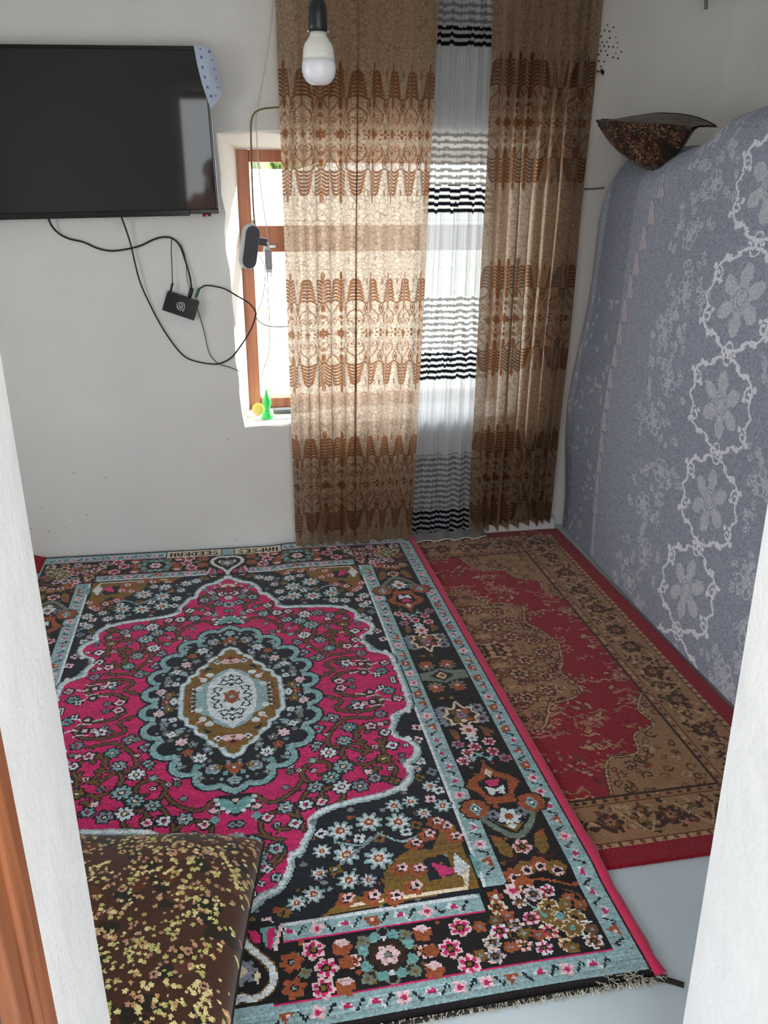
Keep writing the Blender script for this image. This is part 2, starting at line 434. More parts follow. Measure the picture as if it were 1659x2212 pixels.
    # lobe above the medallion
    c.flower(0, 640, 26, 8, BLU, .4, 0, NVY); c.flower(0, 700, 18, 6, WHT, .4, 0, PNK, NVY); c.curve([(0, 760), (20, 740), (10, 715)], 7, NVY); c.poly([(0, 800), (22, 790), (34, 806), (12, 822), (0, 824)], CRM); c.poly([(0, 796), (14, 792), (0, 812)], VIN)
    c.curve([(0, 775), (26, 770), (44, 785)], 7, NVY); c.flower(52, 700, 15, 4, BLU, .4, 0, NVY); c.flower(70, 755, 13, 4, WHT, .4, 0, NVY)

    # --- main border motifs
    def rose(x, y, r=19, k=PPK, h=PNK, n=6):
        c.flower(x, y, r, n, k, 0.3, rg.uniform(0, 1), BLK, None, 0.42); 
        for a in range(n): c.disk(x + r * .55 * math.cos(a * 2 * math.pi / n + .5), y + r * .55 * math.sin(a * 2 * math.pi / n + .5), r * .2, h)
        c.disk(x, y, r * .22, OLV)
    # long side, from the middle outwards
    c.poly([(622, 0), (622, 22), (660, 30), (692, 44), (730, 30), (778, 24), (778, 0)], GRN); c.poly([(650, 0), (692, 34), (734, 0)], BRN); c.poly([(672, 0), (692, 22), (712, 0)], CRM); c.poly([(680, 0), (692, 13), (704, 0)], RST)
    for x in (655, 728): c.flower(x, 66, 30, 9, GRN, .4, 0, RST, None, .5); c.flower(x, 74, 24, 5, RST, .3, .4); c.disk(x, 62, 7, PPK)
    def star(x, y, s):
        a = np.linspace(0, 2 * np.pi, 16, endpoint=False); r = s * np.where(np.arange(16) % 2 == 0, 1.0, 0.74); r[[4, 12]] *= 1.35
        Q = np.stack([x + r * np.cos(a), y + r * np.sin(a)], 1); c.poly(Q * 1 + (Q - [x, y]) * .12, BLK); c.poly(Q, BRN); c.line(np.vstack([Q, Q[:1]]), 8, CRM)
        for k in range(4): c.disk(x + s * .45 * math.cos(k * math.pi / 2 + .8), y + s * .5 * math.sin(k * math.pi / 2 + .8), s * .24, [RST, OLV, VIN, RST][k])
        c.flower(x, y, s * .34, 6, GRY, .4, 0, PNK); c.disk(x, y + s * .5, s * .15, CRM); c.disk(x, y - s * .5, s * .12, PPK)
    for x in (640, 648, 744, 752):
        for dy in (-34, -4, 26): c.flower(x, 232 + dy, 24, 7, GRY, .45, rg.uniform(0, 1), MAR)
    star(694, 232, 56)
    c.flower(695, 310, 28, 7, PPK, .35, 0, RST); c.flower(694, 348, 20, 6, WHT, .4, 0, GRY)
    for x, y in ((650, 320), (745, 320)): c.poly([(x - 14, y - 28), (x + 12, y - 10), (x + 6, y + 30), (x - 10, y + 16)], VIN); c.disk(x, y + 20, 9, RST)
    for x, y in ((645, 372), (690, 390), (738, 372), (660, 415), (735, 420), (640, 450), (760, 455)): rose(x, y, 20, int(rg.choice([PPK, WHT, GRY])))
    for x, y in ((668, 440), (715, 445), (692, 425)): c.poly([(x - 18, y - 12), (x, y + 18), (x + 18, y - 8), (x, y - 2)], BLU)
    # palmette with two eyes
    c.poly([(692, 452), (718, 500), (756, 520), (778, 560), (752, 590), (735, 640), (650, 640), (632, 590), (606, 560), (628, 522), (664, 500)], BLK)
    c.poly([(692, 462), (712, 505), (750, 530), (768, 560), (740, 590), (728, 630), (656, 630), (644, 590), (616, 560), (634, 530), (672, 505)], RST)
    c.poly([(692, 505), (704, 530), (735, 548), (722, 600), (700, 612), (684, 612), (662, 600), (649, 548), (680, 530)], BLK); c.poly([(692, 490), (704, 512), (692, 535), (680, 512)], CRM)
    c.poly([(670, 540), (714, 540), (704, 566), (680, 566)], HOT); c.poly([(666, 566), (692, 580), (718, 566), (712, 604), (692, 596), (672, 604)], WHT); c.poly([(684, 590), (700, 590), (692, 608)], BLK)
    c.line([(650, 632), (734, 632)], 12, RST)
    for x in (616, 769):
        c.flower(x, 648, 44, 8, BLK, .12); c.flower(x, 648, 38, 8, RST, .14); c.poly([(x - 16, 648), (x, 622), (x + 16, 648), (x, 674)], NVY); c.line([(x - 13, 648), (x, 627), (x + 13, 648), (x, 669), (x - 13, 648)], 6, BLU); c.disk(x, 648, 6, WHT)
    c.curve([(630, 690), (650, 720), (692, 760), (735, 720), (752, 690)], 26, GRN); c.curve([(638, 690), (656, 716), (692, 748), (728, 716), (746, 690)], 8, BLK)
    c.flower(692, 690, 34, 7, WHT, .4, 0, RST); c.flower(655, 676, 18, 5, GRY, .4, 0, BLK); c.flower(730, 676, 18, 5, GRY, .4, 0, BLK); c.poly([(664, 720), (692, 712), (720, 720), (692, 748)], OLV); c.poly([(678, 722), (692, 714), (706, 722), (692, 736)], WHT)
    rose(690, 800, 26, PPK, RST)
    for x, sg in ((642, 1), (744, -1)):
        c.poly([(x - 20 * sg, 748), (x + 8 * sg, 760), (x + 22 * sg, 800), (x + 14 * sg, 836), (x - 12 * sg, 812)], OLV); c.poly([(x - 20 * sg, 748), (x + 2 * sg, 758), (x - 6 * sg, 780)], RST); c.curve([(x - 14 * sg, 836), (x + 10 * sg, 842), (x + 24 * sg, 828)], 8, MAR)
    for x, y, k in ((640, 885, RST), (676, 868, OLV), (712, 862, RST), (748, 880, OLV), (655, 915, RST)): c.flower(x, y, 25, 7, k, .2); c.flower(x, y + 8, 15, 5, PPK, .35, .4, BLK, None, .5)
    c.curve([(640, 915), (690, 905), (730, 915), (775, 935)], 6, RST)
    # corner cluster
    for x, y in ((690, 985), (712, 1005), (735, 1025), (700, 1025), (672, 1005), (720, 1050)): c.flower(x, y, 24, 6, OLV, .35, rg.uniform(0, 1), None, CRM); c.disk(x, y, 7, int(rg.choice([RST, TEA, BLK])))
    c.disk(706, 1014, 10, TEA); c.curve([(640, 960), (662, 985), (672, 1000)], 6, BLU); c.line([(745, 1035), (768, 1040)], 5, WHT); c.line([(735, 1060), (742, 1085)], 5, WHT)
    for x, y in ((668, 942), (705, 938), (630, 958), (640, 1008), (665, 1050), (575, 965), (600, 1020), (560, 1030), (752, 1090), (600, 1075), (640, 1090), (690, 1090), (535, 1055), (530, 1090)): rose(x, y, 19 + 2 * (x % 3), int(rg.choice([PPK, WHT, PPK, CRM])), int(rg.choice([PNK, GRY, RST])))
    for x, y in ((590, 990), (610, 1045), (640, 1055), (560, 1000), (570, 1075), (745, 965), (765, 990), (730, 980), (700, 1100), (760, 1060), (520, 1010), (500, 1085)): c.flower(x, y, 17, 5, int(rg.choice([RST, VIN, OLV])), .3, rg.uniform(0, 1), None); c.disk(x, y, 5, GRY)
    c.curve([(560, 990), (585, 1010), (580, 1050), (610, 1060), (630, 1030)], 5, VIN); c.curve([(740, 940), (770, 960), (765, 1000)], 5, VIN)
    # short side: wreath, roses, rust stars, heart cartouche
    c.flower(307, 1044, 74, 8, GRN, .3, 0); c.flower(307, 1044, 66, 8, TEA, .45, .4); c.flower(307, 1044, 48, 8, BLK, .3, 0); c.flower(307, 1044, 44, 8, BRN, .25, .3)
    c.flower(307, 1044, 27, 6, PPK, .3, 0, BRN); c.disk(307, 1044, 8, GRN); c.poly([(300, 1090), (307, 1080), (314, 1090), (307, 1100)], WHT); c.poly([(300, 998), (307, 990), (314, 998), (307, 1010)], WHT)
    for a in range(8): c.disk(307 + 60 * math.cos(a * .785), 1044 + 60 * math.sin(a * .785), 10, int([BLK, BRN][a % 2]))
    for x, y in ((153, 1002), (175, 1052), (164, 1098), (477, 1004), (442, 1054), (471, 1100)): rose(x, y, 27, PPK, PNK, 6)
    for x, y in ((104, 1024), (105, 1088)): c.flower(x, y, 27, 6, RST, .35, .2, None); c.disk(x, y, 8, BLK); c.disk(x, y, 4, BLU)
    for x, y in ((232, 1046), (388, 1052)): rose(x, y, 19, PPK, RST); c.flower(x + 14 * (1 if x > 300 else -1), y, 18, 5, RST, .3)
    for x, y in ((214, 1004), (208, 1100), (392, 1000), (396, 1098)): c.flower(x, y + 4, 23, 5, RST, .25); c.poly([(x - 20, y - 14), (x + 4, y - 20), (x + 22, y - 6), (x, y + 2)], PPK)
    for x, y in ((260, 1000), (256, 1095), (355, 1000), (356, 1095), (130, 1055)): c.flower(x, y, 15, 4, GRN, .4, .3, OLV)
    for _ in range(70):
        x, y = (rg.uniform(70, 770), rg.uniform(978, 1110)) if rg.random() < .5 else (rg.uniform(626, 776), rg.uniform(50, 960)); c.disk(x, y, rg.uniform(4, 8), int(rg.choice([GRN, VIN, RST, OLV])), only=[BLK])
    # cartouche in the middle of the short side
    c.poly([(0, 900), (60, 905), (95, 935), (92, 985), (0, 1000)], BLK); c.poly([(18, 925), (40, 932), (46, 966), (26, 960)], PNK); c.poly([(44, 922), (80, 925), (72, 980), (52, 975)], TEA)
    c.poly([(60, 930), (78, 928), (66, 985), (56, 978)], PNK); c.curve([(92, 925), (82, 950), (74, 985)], 9, PPK)
    c.poly([(0, 945), (40, 990), (66, 1030), (64, 1075), (30, 1100), (0, 1100)], BLK)
    H = [(0, 918), (4, 940), (22, 975), (48, 1006), (64, 1034), (64, 1066), (44, 1090), (16, 1096), (0, 1088)]
    c.curve(H, 20, OLV); c.curve(H, 14, WHT); c.flower(0, 1030, 34, 8, GRY, .45, 0, CRM); c.poly([(30, 1030), (40, 1040), (34, 1066), (26, 1050)], CRM)
    c.rect(0, 1112, 60, 1166, BLU)
    return c


def carpet_dye():
    c = weave_carpet(); q = c.a
    full = np.concatenate([q[:, ::-1], q], 1)
    front = full[::-1]; a = np.concatenate([front, full], 0)          # rows run from the near end to the far end
    ny, nx = a.shape
    # woven name plaques on the far end, letters turned towards the far end
    G = {'N': '10001 11001 10101 10011 10001', 'A': '01110 10001 11111 10001 10001', 'P': '11110 10001 11110 10000 10000', 'S': '01111 10000 01110 00001 11110',
         'E': '11111 10000 11110 10000 11111', 'D': '11110 10001 10001 10001 11110', 'R': '11110 10001 11110 10010 10001'}
    def plaque(word, xc):
        w = len(word) * 7 + 5; y0 = ny - 18; x0 = xc - w // 2
        a[y0:y0 + 15, x0:x0 + w] = CRM; a[y0 - 1:y0 + 16, x0 - 1:x0] = BLK; a[y0 - 1:y0 + 16, x0 + w:x0 + w + 1] = BLK; a[y0:y0 + 15, x0:x0 + 1] = CRM
        for k, ch in enumerate(word):
            for r, row in enumerate(G[ch].split()):
                for q_, b in enumerate(row):
                    if b == '1':     # half turn: first letter at the right, its foot away from us
                        X = x0 + w - 4 - k * 7 - q_; Y = y0 + 2 + r * 2
                        a[Y:Y + 2, X:X + 1] = BLK
                        if q_ in (0, 4): a[Y:Y + 2, X - 1:X + 1] = BLK
    plaque('SEEDRAN', nx // 2 - 33); plaque('NAPSES', nx // 2 + 31)
    rg = np.random.default_rng(2)
    col = lin(PAL)[a] * (1 + 0.16 * rg.standard_normal(a.shape))[..., None]
    col *= (1 + 0.10 * rg.standard_normal((ny, 1)))[..., None]
    return np.clip(col, 0.002, 1), c.res / 1000


RPAL = np.array([(142, 20, 38), (152, 114, 82), (62, 38, 26), (180, 146, 112), (104, 16, 30), (108, 84, 48), (176, 108, 98), (108, 56, 38)])


def red_carpet_dye(wid, lng):
    """metres from the centre; only the right half is worked in full, mirrored to the left and end to end"""
    R = 0.0045; rg = np.random.default_rng(11)
    nx, ny = int(round(wid / 2 / R)), int(round(lng / 2 / R)); W, L = nx * R, ny * R
    c = Canvas(0, 0, W, L, R, 4)
    c.rect(0, 0, W, L, 0); e = 0.058
    RED, TAN, DKB, CRE, DRD, OLI, ROS, BRW = range(8)
    c.rect(0, 0, W - e, L - e, CRE); c.rect(0, 0, W - e - .014, L - e - .014, BRW); c.rect(0, 0, W - e - .018, L - e - .018, TAN)
    b1 = .205; c.rect(0, 0, W - b1, L - b1, BRW); c.rect(0, 0, W - b1 - .008, L - b1 - .008, TAN); c.rect(0, 0, W - b1 - .026, L - b1 - .026, DKB); c.rect(0, 0, W - b1 - .032, L - b1 - .032, RED)
    # border: leafy tan ground with dark rosettes
    def spray(x, y, s):
        for _ in range(9):
            a, r = rg.uniform(0, 6.3), rg.uniform(.2, 1) * s; px, py = x + r * math.cos(a), y + r * math.sin(a)
            c.disk(px, py, rg.uniform(.006, .014), int(rg.choice([DKB, BRW, OLI, DKB, TAN, CRE])), rg.uniform(.004, .008), rg.uniform(0, 3), only=[TAN, DKB, BRW, OLI, CRE])
    def rosette(x, y, s):
        c.flower(x, y, s, 7, DKB, .35, rg.uniform(0, 1)); c.flower(x, y, s * .66, 6, BRW, .4, .3); c.flower(x, y, s * .42, 5, TAN, .4, 0, DKB); 
    xm, ym = W - e - .085, L - e - .085
    for y in np.arange(.02, L - e, .018): spray(xm, y, .058)
    for x in np.arange(.01, W - e, .018): spray(x, ym, .058)
    for y in np.arange(0.06, L - .1, .165): rosette(xm, y, .036); c.curve([(xm - .04, y + .03), (xm + .01, y + .06), (xm + .045, y + .09), (xm - .01, y + .125)], .006, CRE); c.disk(xm + .035, y + .03, .012, ROS, .007, .8); c.disk(xm - .035, y + .1, .014, CRE, .008, 2.)
    for x in np.arange(0.05, W - .1, .165): rosette(x, ym, .036); c.curve([(x + .03, ym - .04), (x + .06, ym + .01), (x + .09, ym + .045), (x + .125, ym - .01)], .006, CRE); c.disk(x + .03, ym + .035, .012, ROS, .007, .8)
    for y in np.arange(.01, L - e - .02, .03): c.disk(W - e - .008, y, .006, BRW); c.disk(W - b1 - .016, y, .007, int(rg.choice([DKB, BRW, CRE]))) if y < L - b1 else None
    for x in np.arange(.01, W - e - .02, .03): c.disk(x, L - e - .008, .006, BRW); c.disk(x, L - b1 - .016, .007, int(rg.choice([DKB, BRW]))) if x < W - b1 else None
    # field sprigs
    fx, fy = W - b1 - .034, L - b1 - .034
    n = 0
    while n < 150:
        x, y = rg.uniform(0, fx), rg.uniform(.0, fy); n += 1
        # keep a red channel along the middle of the half field, thickest sprigs towards the corners
        if abs(x - (.30 - .08 * y)) < .045 and y < .6 and n % 4: continue
        a = rg.uniform(-.5, .5)
        c.curve([(x - .02, y - .008 * math.sin(a * 9)), (x, y + .006), (x + .022, y - .004), (x + .034, y + .01)], .0055, int(rg.choice([TAN, CRE, ROS, TAN, BRW])), only=[RED, BRW, TAN, ROS])
        for _ in range(4): c.disk(x + rg.uniform(-.03, .03), y + rg.uniform(-.022, .022), rg.uniform(.005, .011), int(rg.choice([TAN, TAN, BRW, ROS, DRD, CRE])), rg.uniform(.003, .006), rg.uniform(0, 3), only=[RED, BRW, DRD])
    # corner quarter
    Q = catmull([(fx, .34), (fx - .05, .42), (fx - .04, .50), (fx - .12, .54), (fx - .15, .62), (fx - .25, .64), (fx - .30, fy)], 6)
    c.poly(list(map(tuple, Q)) + [(fx, fy)], TAN); c.line(Q, .012, DKB); c.line(Q, .006, CRE)
    # medallion, its outline in scrolls
    Mo = catmull([(0, .475), (.03, .45), (.06, .40), (.09, .345), (.16, .33), (.215, .29), (.205, .24), (.185, .17), (.215, .12), (.235, .05), (.25, 0)], 6)
    c.poly([(0, 0)] + list(map(tuple, Mo)), TAN); c.line(Mo, .016, BRW); c.line(Mo, .007, CRE)
    for p in Mo[::7]: c.line(spiral(p[0] - .012, p[1] - .01, .022, .006, 1.1, rg.uniform(0, 6)), .005, int(rg.choice([BRW, DRD])))
    for _ in range(150):
        x, y = rg.uniform(0, .24), rg.uniform(0, .46)
        if (x / .235) ** 2 + (y / .45) ** 2 > .95: continue
        c.line(spiral(x, y, rg.uniform(.012, .024), .005, rg.uniform(.5, 1.1), rg.uniform(0, 6)), .0055, int(rg.choice([BRW, DKB, OLI, DRD, CRE])), only=[TAN, BRW, OLI])
    for x, y, s in ((.03, .02, .06), (.10, .08, .04), (.05, .16, .045), (.13, .19, .035), (.03, .30, .04), (.17, .04, .035), (.10, .27, .035)):
        c.flower(x, y, s, 8, BRW, .35, 0); c.flower(x, y, s * .7, 7, CRE, .4, .3); c.flower(x, y, s * .45, 5, DKB, .4, 0, ROS)
    for _ in range(70):
        x, y = rg.uniform(fx - .28, fx), rg.uniform(.36, fy); c.line(spiral(x, y, rg.uniform(.01, .02), .004, .9, rg.uniform(0, 6)), .0055, int(rg.choice([BRW, DKB, CRE, OLI])), only=[TAN])
    q = c.a; a = np.concatenate([q[:, ::-1], q], 1); a = np.concatenate([a[::-1], a], 0)
    col = lin(RPAL)[a] * (1 + 0.13 * rg.standard_normal(a.shape))[..., None]
    return np.clip(col, .002, 1), R


def curtain_motif():
    """damask column, one repeat: half width 50 mm, half height 240 mm, sampled at 0.5 mm; 1 = satin figure"""
    c = Canvas(0, 0, 50, 245, 0.5, 0)
    # flower on the centre line
    for a in range(8):
        t = a * math.pi / 4; L = 22 if a % 2 == 0 else 17; c.disk(.56 * L * math.sin(t), .56 * L * math.cos(t), 4.2, 1, L * .46, -t)
    c.disk(0, 0, 6, 1); c.disk(50, 9, 5, 1, 8); c.disk(38, 0, 7, 1, 3.6); c.disk(33, 14, 3.4, 1)
    # scrolls
    c.line(spiral(23, 46, 15.5, 3, 1.35, -1.2, 40), 3.0, 1); c.curve([(37, 42), (41, 60), (33, 80), (16, 96), (9, 112), (3, 124)], 4.2, 1); c.curve([(8, 50), (10, 62), (2, 74)], 2.6, 1)
    c.disk(0, 42, 3, 1, 9); c.poly([(0, 54), (7, 62), (0, 74)], 1)
    c.disk(0, 100, 6.5, 1, 17); c.poly([(0, 112), (4, 116), (0, 128)], 1); c.disk(23, 46, 2.4, 1)
    c.curve([(50, 78), (44, 88), (42, 104), (47, 118), (50, 122)], 4.0, 1); c.disk(50, 100, 4.5, 1, 10); c.curve([(36, 66), (44, 74), (50, 70)], 2.6, 1)
    # fern of arched leaves
    for k in range(7):
        z = 122 + k * 13.2; s = 1 - .055 * k
        P = catmull([(0, z - 4), (14 * s, z + 9), (30 * s, z + 8), (44 * s, z - 3)], 8)
        w = np.interp(np.linspace(0, 1, len(P)), [0, .3, .7, 1], [4.2, 8.0, 8.6, 4.0])
        for p, q, h in zip(P, P[1:], w): c.line([p, q], h, 1)
    c.rect(0, 112, 2.2, 212, 1); c.disk(0, 226, 5.2, 1, 17); c.disk(50, 205, 2.6, 1, 14)
    q = c.a.astype(float)
    q = (q + np.roll(q, 1, 0) + np.roll(q, 1, 1) + np.roll(np.roll(q, 1, 0), 1, 1)) / 4
    return q


def lace_tone(Y0, Y1, z1, R):
    """0 = ground net, 1 = soft cloth-stitch figure, 2 = bright cord"""
    c = Canvas(Y0, 0, Y1, z1, R, 0); rg = np.random.default_rng(4)
    def curls(y, z, s, k=1):
        for _ in range(3):
            a = rg.uniform(0, 6.3); py, pz = y + s * .6 * math.cos(a), z + s * .6 * math.sin(a)
            c.line(spiral(py, pz, s * rg.uniform(.35, .55), s * .12, rg.uniform(.7, 1.2), rg.uniform(0, 6), 18, rg.choice([-1, 1])), .0058, k, [0])
    def column(yc, z0, half):
        for n in range(-1, 7):
            z = z0 + n * .3225
            if z > z1 + .2: continue
            for sg in (-1, 1):
                # frame of bright cord with pairs of beads
                P = [(yc, z + .150), (yc + sg * .05, z + .140), (yc + sg * .075, z + .115), (yc + sg * .125, z + .105), (yc + sg * .155, z + .075), (yc + sg * .150, z + .03), (yc + sg * .17, z + .0),
                     (yc + sg * .150, z - .03), (yc + sg * .155, z - .075), (yc + sg * .125, z - .105), (yc + sg * .075, z - .115), (yc + sg * .05, z - .140), (yc, z - .150)]
                if half: P = [(a, b) for a, b in P]
                c.curve(P, .0095, 2)
                for dy, dz in ((.098, .112), (.115, .115), (.098, -.112), (.115, -.115), (.062, .128), (.062, -.128)): c.disk(yc + sg * dy, z + dz, .011, 2)
                for q in (-1, 1):
                    c.line(spiral(yc + sg * .138, z + q * .062, .024, .006, 1.1, 1.5, 18, sg * q), .0085, 2); c.disk(yc + sg * .118, z + q * .045, .009, 2); c.disk(yc + sg * .165, z + q * .085, .010, 2)
            # knot between frames
            c.line(spiral(yc, z + .148, .022, .021, 1, 0, 20), .006, 2); c.line(spiral(yc, z + .178, .018, .017, 1, 0, 16), .006, 2); c.disk(yc, z + .163, .008, 2)
            for dy in (-.03, .03): c.disk(yc + dy, z + .163, .008, 2)
            # lily-like flower in the frame
            for a in range(6):
                t = a * math.pi / 3 + .52 * 0; y, zz = yc + .062 * math.sin(t), z + .066 * math.cos(t); c.disk(y, zz, .026, 1, .044, -t)
            for a in range(6):
                t = a * math.pi / 3 + .52; c.disk(yc + .058 * math.sin(t), z + .06 * math.cos(t), .010, 0, .014, -t)
            c.disk(yc, z, .036, 1); c.line(spiral(yc, z, .034, .033, 1, 0, 22), .004, 0); c.line(spiral(yc, z, .022, .021, 1, 0, 22), .004, 0)
    for yc in (2.345, 1.36):
        column(yc, .24, False)
    # curls on both sides of the medallions
    for lo, hi, dens in ((2.55, 2.84, 120), (1.88, 2.16, 120), (1.62, 1.88, 50)):
        for _ in range(dens):
            y, z = rg.uniform(lo, hi), rg.uniform(0, z1)
            edge = .03 * math.sin(z / .3225 * 6.283); curls(y + edge, z, .030)
        for n in range(0, 12):
            z = .08 + n * .161; yc = (lo + hi) / 2 + .04 * (-1) ** n
            for a in range(6): c.line(spiral(yc + .032 * math.cos(a * 1.05), z + .032 * math.sin(a * 1.05), .017, .015, 1, a, 14), .0058, 1)
            c.disk(yc, z, .016, 1)
    # small sprigs on the border beyond the scalloped seam
    for _ in range(70):
        y, z = rg.uniform(3.16, 3.55), rg.uniform(0, 1.1); curls(y, z, .016)
    a = c.a; f = rg.random(a.shape)
    tone = np.choose(a, [.0, .5, 1.0]) + .13 * rg.standard_normal(a.shape) + .05 * np.sin(np.add.outer(c.ys * 900, c.xs * 700))
    return np.clip(tone, -.3, 1.2)


def floral_dye(n, m, R, seed, base, size):
    c = Canvas(0, 0, n * R, m * R, R, 0); rg = np.random.default_rng(seed)
    P = np.array(base)
    for _ in range(int(n * m * R * R * 420)):
        c.disk(rg.uniform(0, n * R), rg.uniform(0, m * R), rg.uniform(.012, .034), int(rg.choice([0, 1, 1, 2])), rg.uniform(.01, .02), rg.uniform(0, 3))
    cl = [(rg.uniform(0, n * R), rg.uniform(0, m * R)) for _ in range(int(n * m * R * R * 1050))]
    for x, y in cl:
        k = int(rg.choice([3, 3, 4, 5, 6, 6]))
        for _ in range(rg.integers(3, 8)):
            a, d = rg.uniform(0, 6.3), rg.uniform(0, .050); s = size * rg.uniform(.6, 1.25); kk = k if rg.random() < .8 else int(rg.choice([3, 4, 5]))
            c.flower(x + d * math.cos(a), y + d * math.sin(a), s, 5, kk, .4, rg.uniform(0, 1), None, None, .4)
    for _ in range(int(n * m * R * R * 60)):
        x, y = rg.uniform(0, n * R), rg.uniform(0, m * R); c.flower(x, y, size * 1.9, 5, int(rg.choice([4, 5])), .3, rg.uniform(0, 1), 7, None, .35)
    return np.clip(lin(P)[c.a] * (1 + .10 * rg.standard_normal(c.a.shape))[..., None], .002, 1)


# ------------------------------------------------------------------ materials
def plaster(name, color, bump=0.35):
    mt = material(name, color, rough=0.92, spec=0.15, noise=0.05, nscale=2.2)
    nt = mt.node_tree; b = nt.nodes['Principled BSDF']; tc = nt.nodes.new('ShaderNodeTexCoord')
    n1 = nt.nodes.new('ShaderNodeTexNoise'); n1.inputs['Scale'].default_value = 9; n1.inputs['Detail'].default_value = 7
    n2 = nt.nodes.new('ShaderNodeTexNoise'); n2.inputs['Scale'].default_value = 95; n2.inputs['Detail'].default_value = 3
    ad = nt.nodes.new('ShaderNodeMath'); ad.operation = 'MULTIPLY_ADD'; ad.inputs[1].default_value = 0.12
    bp = nt.nodes.new('ShaderNodeBump'); bp.inputs['Strength'].default_value = bump; bp.inputs['Distance'].default_value = 0.02
    for n in (n1, n2): nt.links.new(tc.outputs['Object'], n.inputs['Vector'])
    nt.links.new(n2.outputs['Fac'], ad.inputs[0]); nt.links.new(n1.outputs['Fac'], ad.inputs[2])
    nt.links.new(ad.outputs[0], bp.inputs['Height']); nt.links.new(bp.outputs['Normal'], b.inputs['Normal'])
    return mt


M_WALL = plaster('wall_plaster', (238, 237, 233))
M_REVEAL = plaster('reveal_plaster', (226, 227, 228), 0.5)
M_CEIL = plaster('ceiling_plaster', (236, 238, 236), 0.2)
M_FLOOR = material('pale_vinyl', (206, 220, 228), rough=0.45, noise=0.05, nscale=3.0)
M_GROUND = material('courtyard_ground', (225, 222, 214), rough=0.95, noise=0.1, nscale=4)
M_BLOCK = material('whitewashed_block', (240, 239, 234), rough=0.9, noise=0.05, nscale=6, bump=0.3)
M_YELLOW = material('yellow_paint', (240, 222, 140), rough=0.6)
M_LEAF = material('leaf', (120, 150, 60), rough=0.7)
M_BLACK = material('black_plastic', (24, 25, 26), rough=0.38)
M_BLACKGLOSS = material('black_gloss', (16, 17, 18), rough=0.2)
M_CABLE = material('black_cable', (22, 22, 22), rough=0.5)
M_WHITE = material('white_plastic', (225, 226, 224), rough=0.4)
M_WIRE = material('white_wire', (206, 204, 196), rough=0.5)
M_OLIVE = material('olive_cable', (120, 108, 72), rough=0.6)
M_GREY = material('grey_plastic', (86, 86, 92), rough=0.45)
M_SILVER = material('silver', (200, 200, 200), rough=0.3, metal=0.9)
M_GREENPLUG = material('green_plug', (40, 96, 74), rough=0.4)
M_SPECK = material('dark_speck', (26, 28, 28), rough=0.9)
M_PINK = material('pink_binding', (205, 32, 84), rough=0.85, sheen=0.3, noise=0.1, nscale=30, bump=0.3, bscale=160, bdist=0.004)
M_REDCLOTH = material('red_cloth', (150, 30, 40), rough=0.9)


def wood(name, c1, c2):
    mt = bpy.data.materials.new(name); mt.use_nodes = True; nt = mt.node_tree; b = nt.nodes['Principled BSDF']
    tc = nt.nodes.new('ShaderNodeTexCoord'); mp = nt.nodes.new('ShaderNodeMapping'); mp.inputs['Scale'].default_value = (26, 26, 1.6)
    n = nt.nodes.new('ShaderNodeTexNoise'); n.inputs['Scale'].default_value = 1.6; n.inputs['Detail'].default_value = 6; n.inputs['Distortion'].default_value = 0.6
    r = nt.nodes.new('ShaderNodeValToRGB')
    r.color_ramp.elements[0].position = 0.3; r.color_ramp.elements[0].color = (*lin(c1), 1)
    r.color_ramp.elements[1].position = 0.72; r.color_ramp.elements[1].color = (*lin(c2), 1)
    nt.links.new(tc.outputs['Object'], mp.inputs['Vector']); nt.links.new(mp.outputs[0], n.inputs['Vector'])
    nt.links.new(n.outputs['Fac'], r.inputs['Fac']); nt.links.new(r.outputs['Color'], b.inputs['Base Color'])
    b.inputs['Roughness'].default_value = 0.42
    return mt


M_WOOD = wood('window_wood', (166, 102, 74), (200, 136, 104))
M_DOORWOOD = wood('door_wood', (104, 56, 30), (176, 108, 66))

M_GLASS = bpy.data.materials.new('window_glass'); M_GLASS.use_nodes = True
nt = M_GLASS.node_tree; nt.nodes.remove(nt.nodes['Principled BSDF'])
g = nt.nodes.new('ShaderNodeBsdfGlossy'); g.inputs['Roughness'].default_value = 0.02
t = nt.nodes.new('ShaderNodeBsdfTransparent'); t.inputs['Color'].default_value = (0.96, 0.98, 0.97, 1)
mx = nt.nodes.new('ShaderNodeMixShader'); mx.inputs[0].default_value = 0.06
nt.links.new(t.outputs[0], mx.inputs[1]); nt.links.new(g.outputs[0], mx.inputs[2])
nt.links.new(mx.outputs[0], nt.nodes['Material Output'].inputs['Surface'])


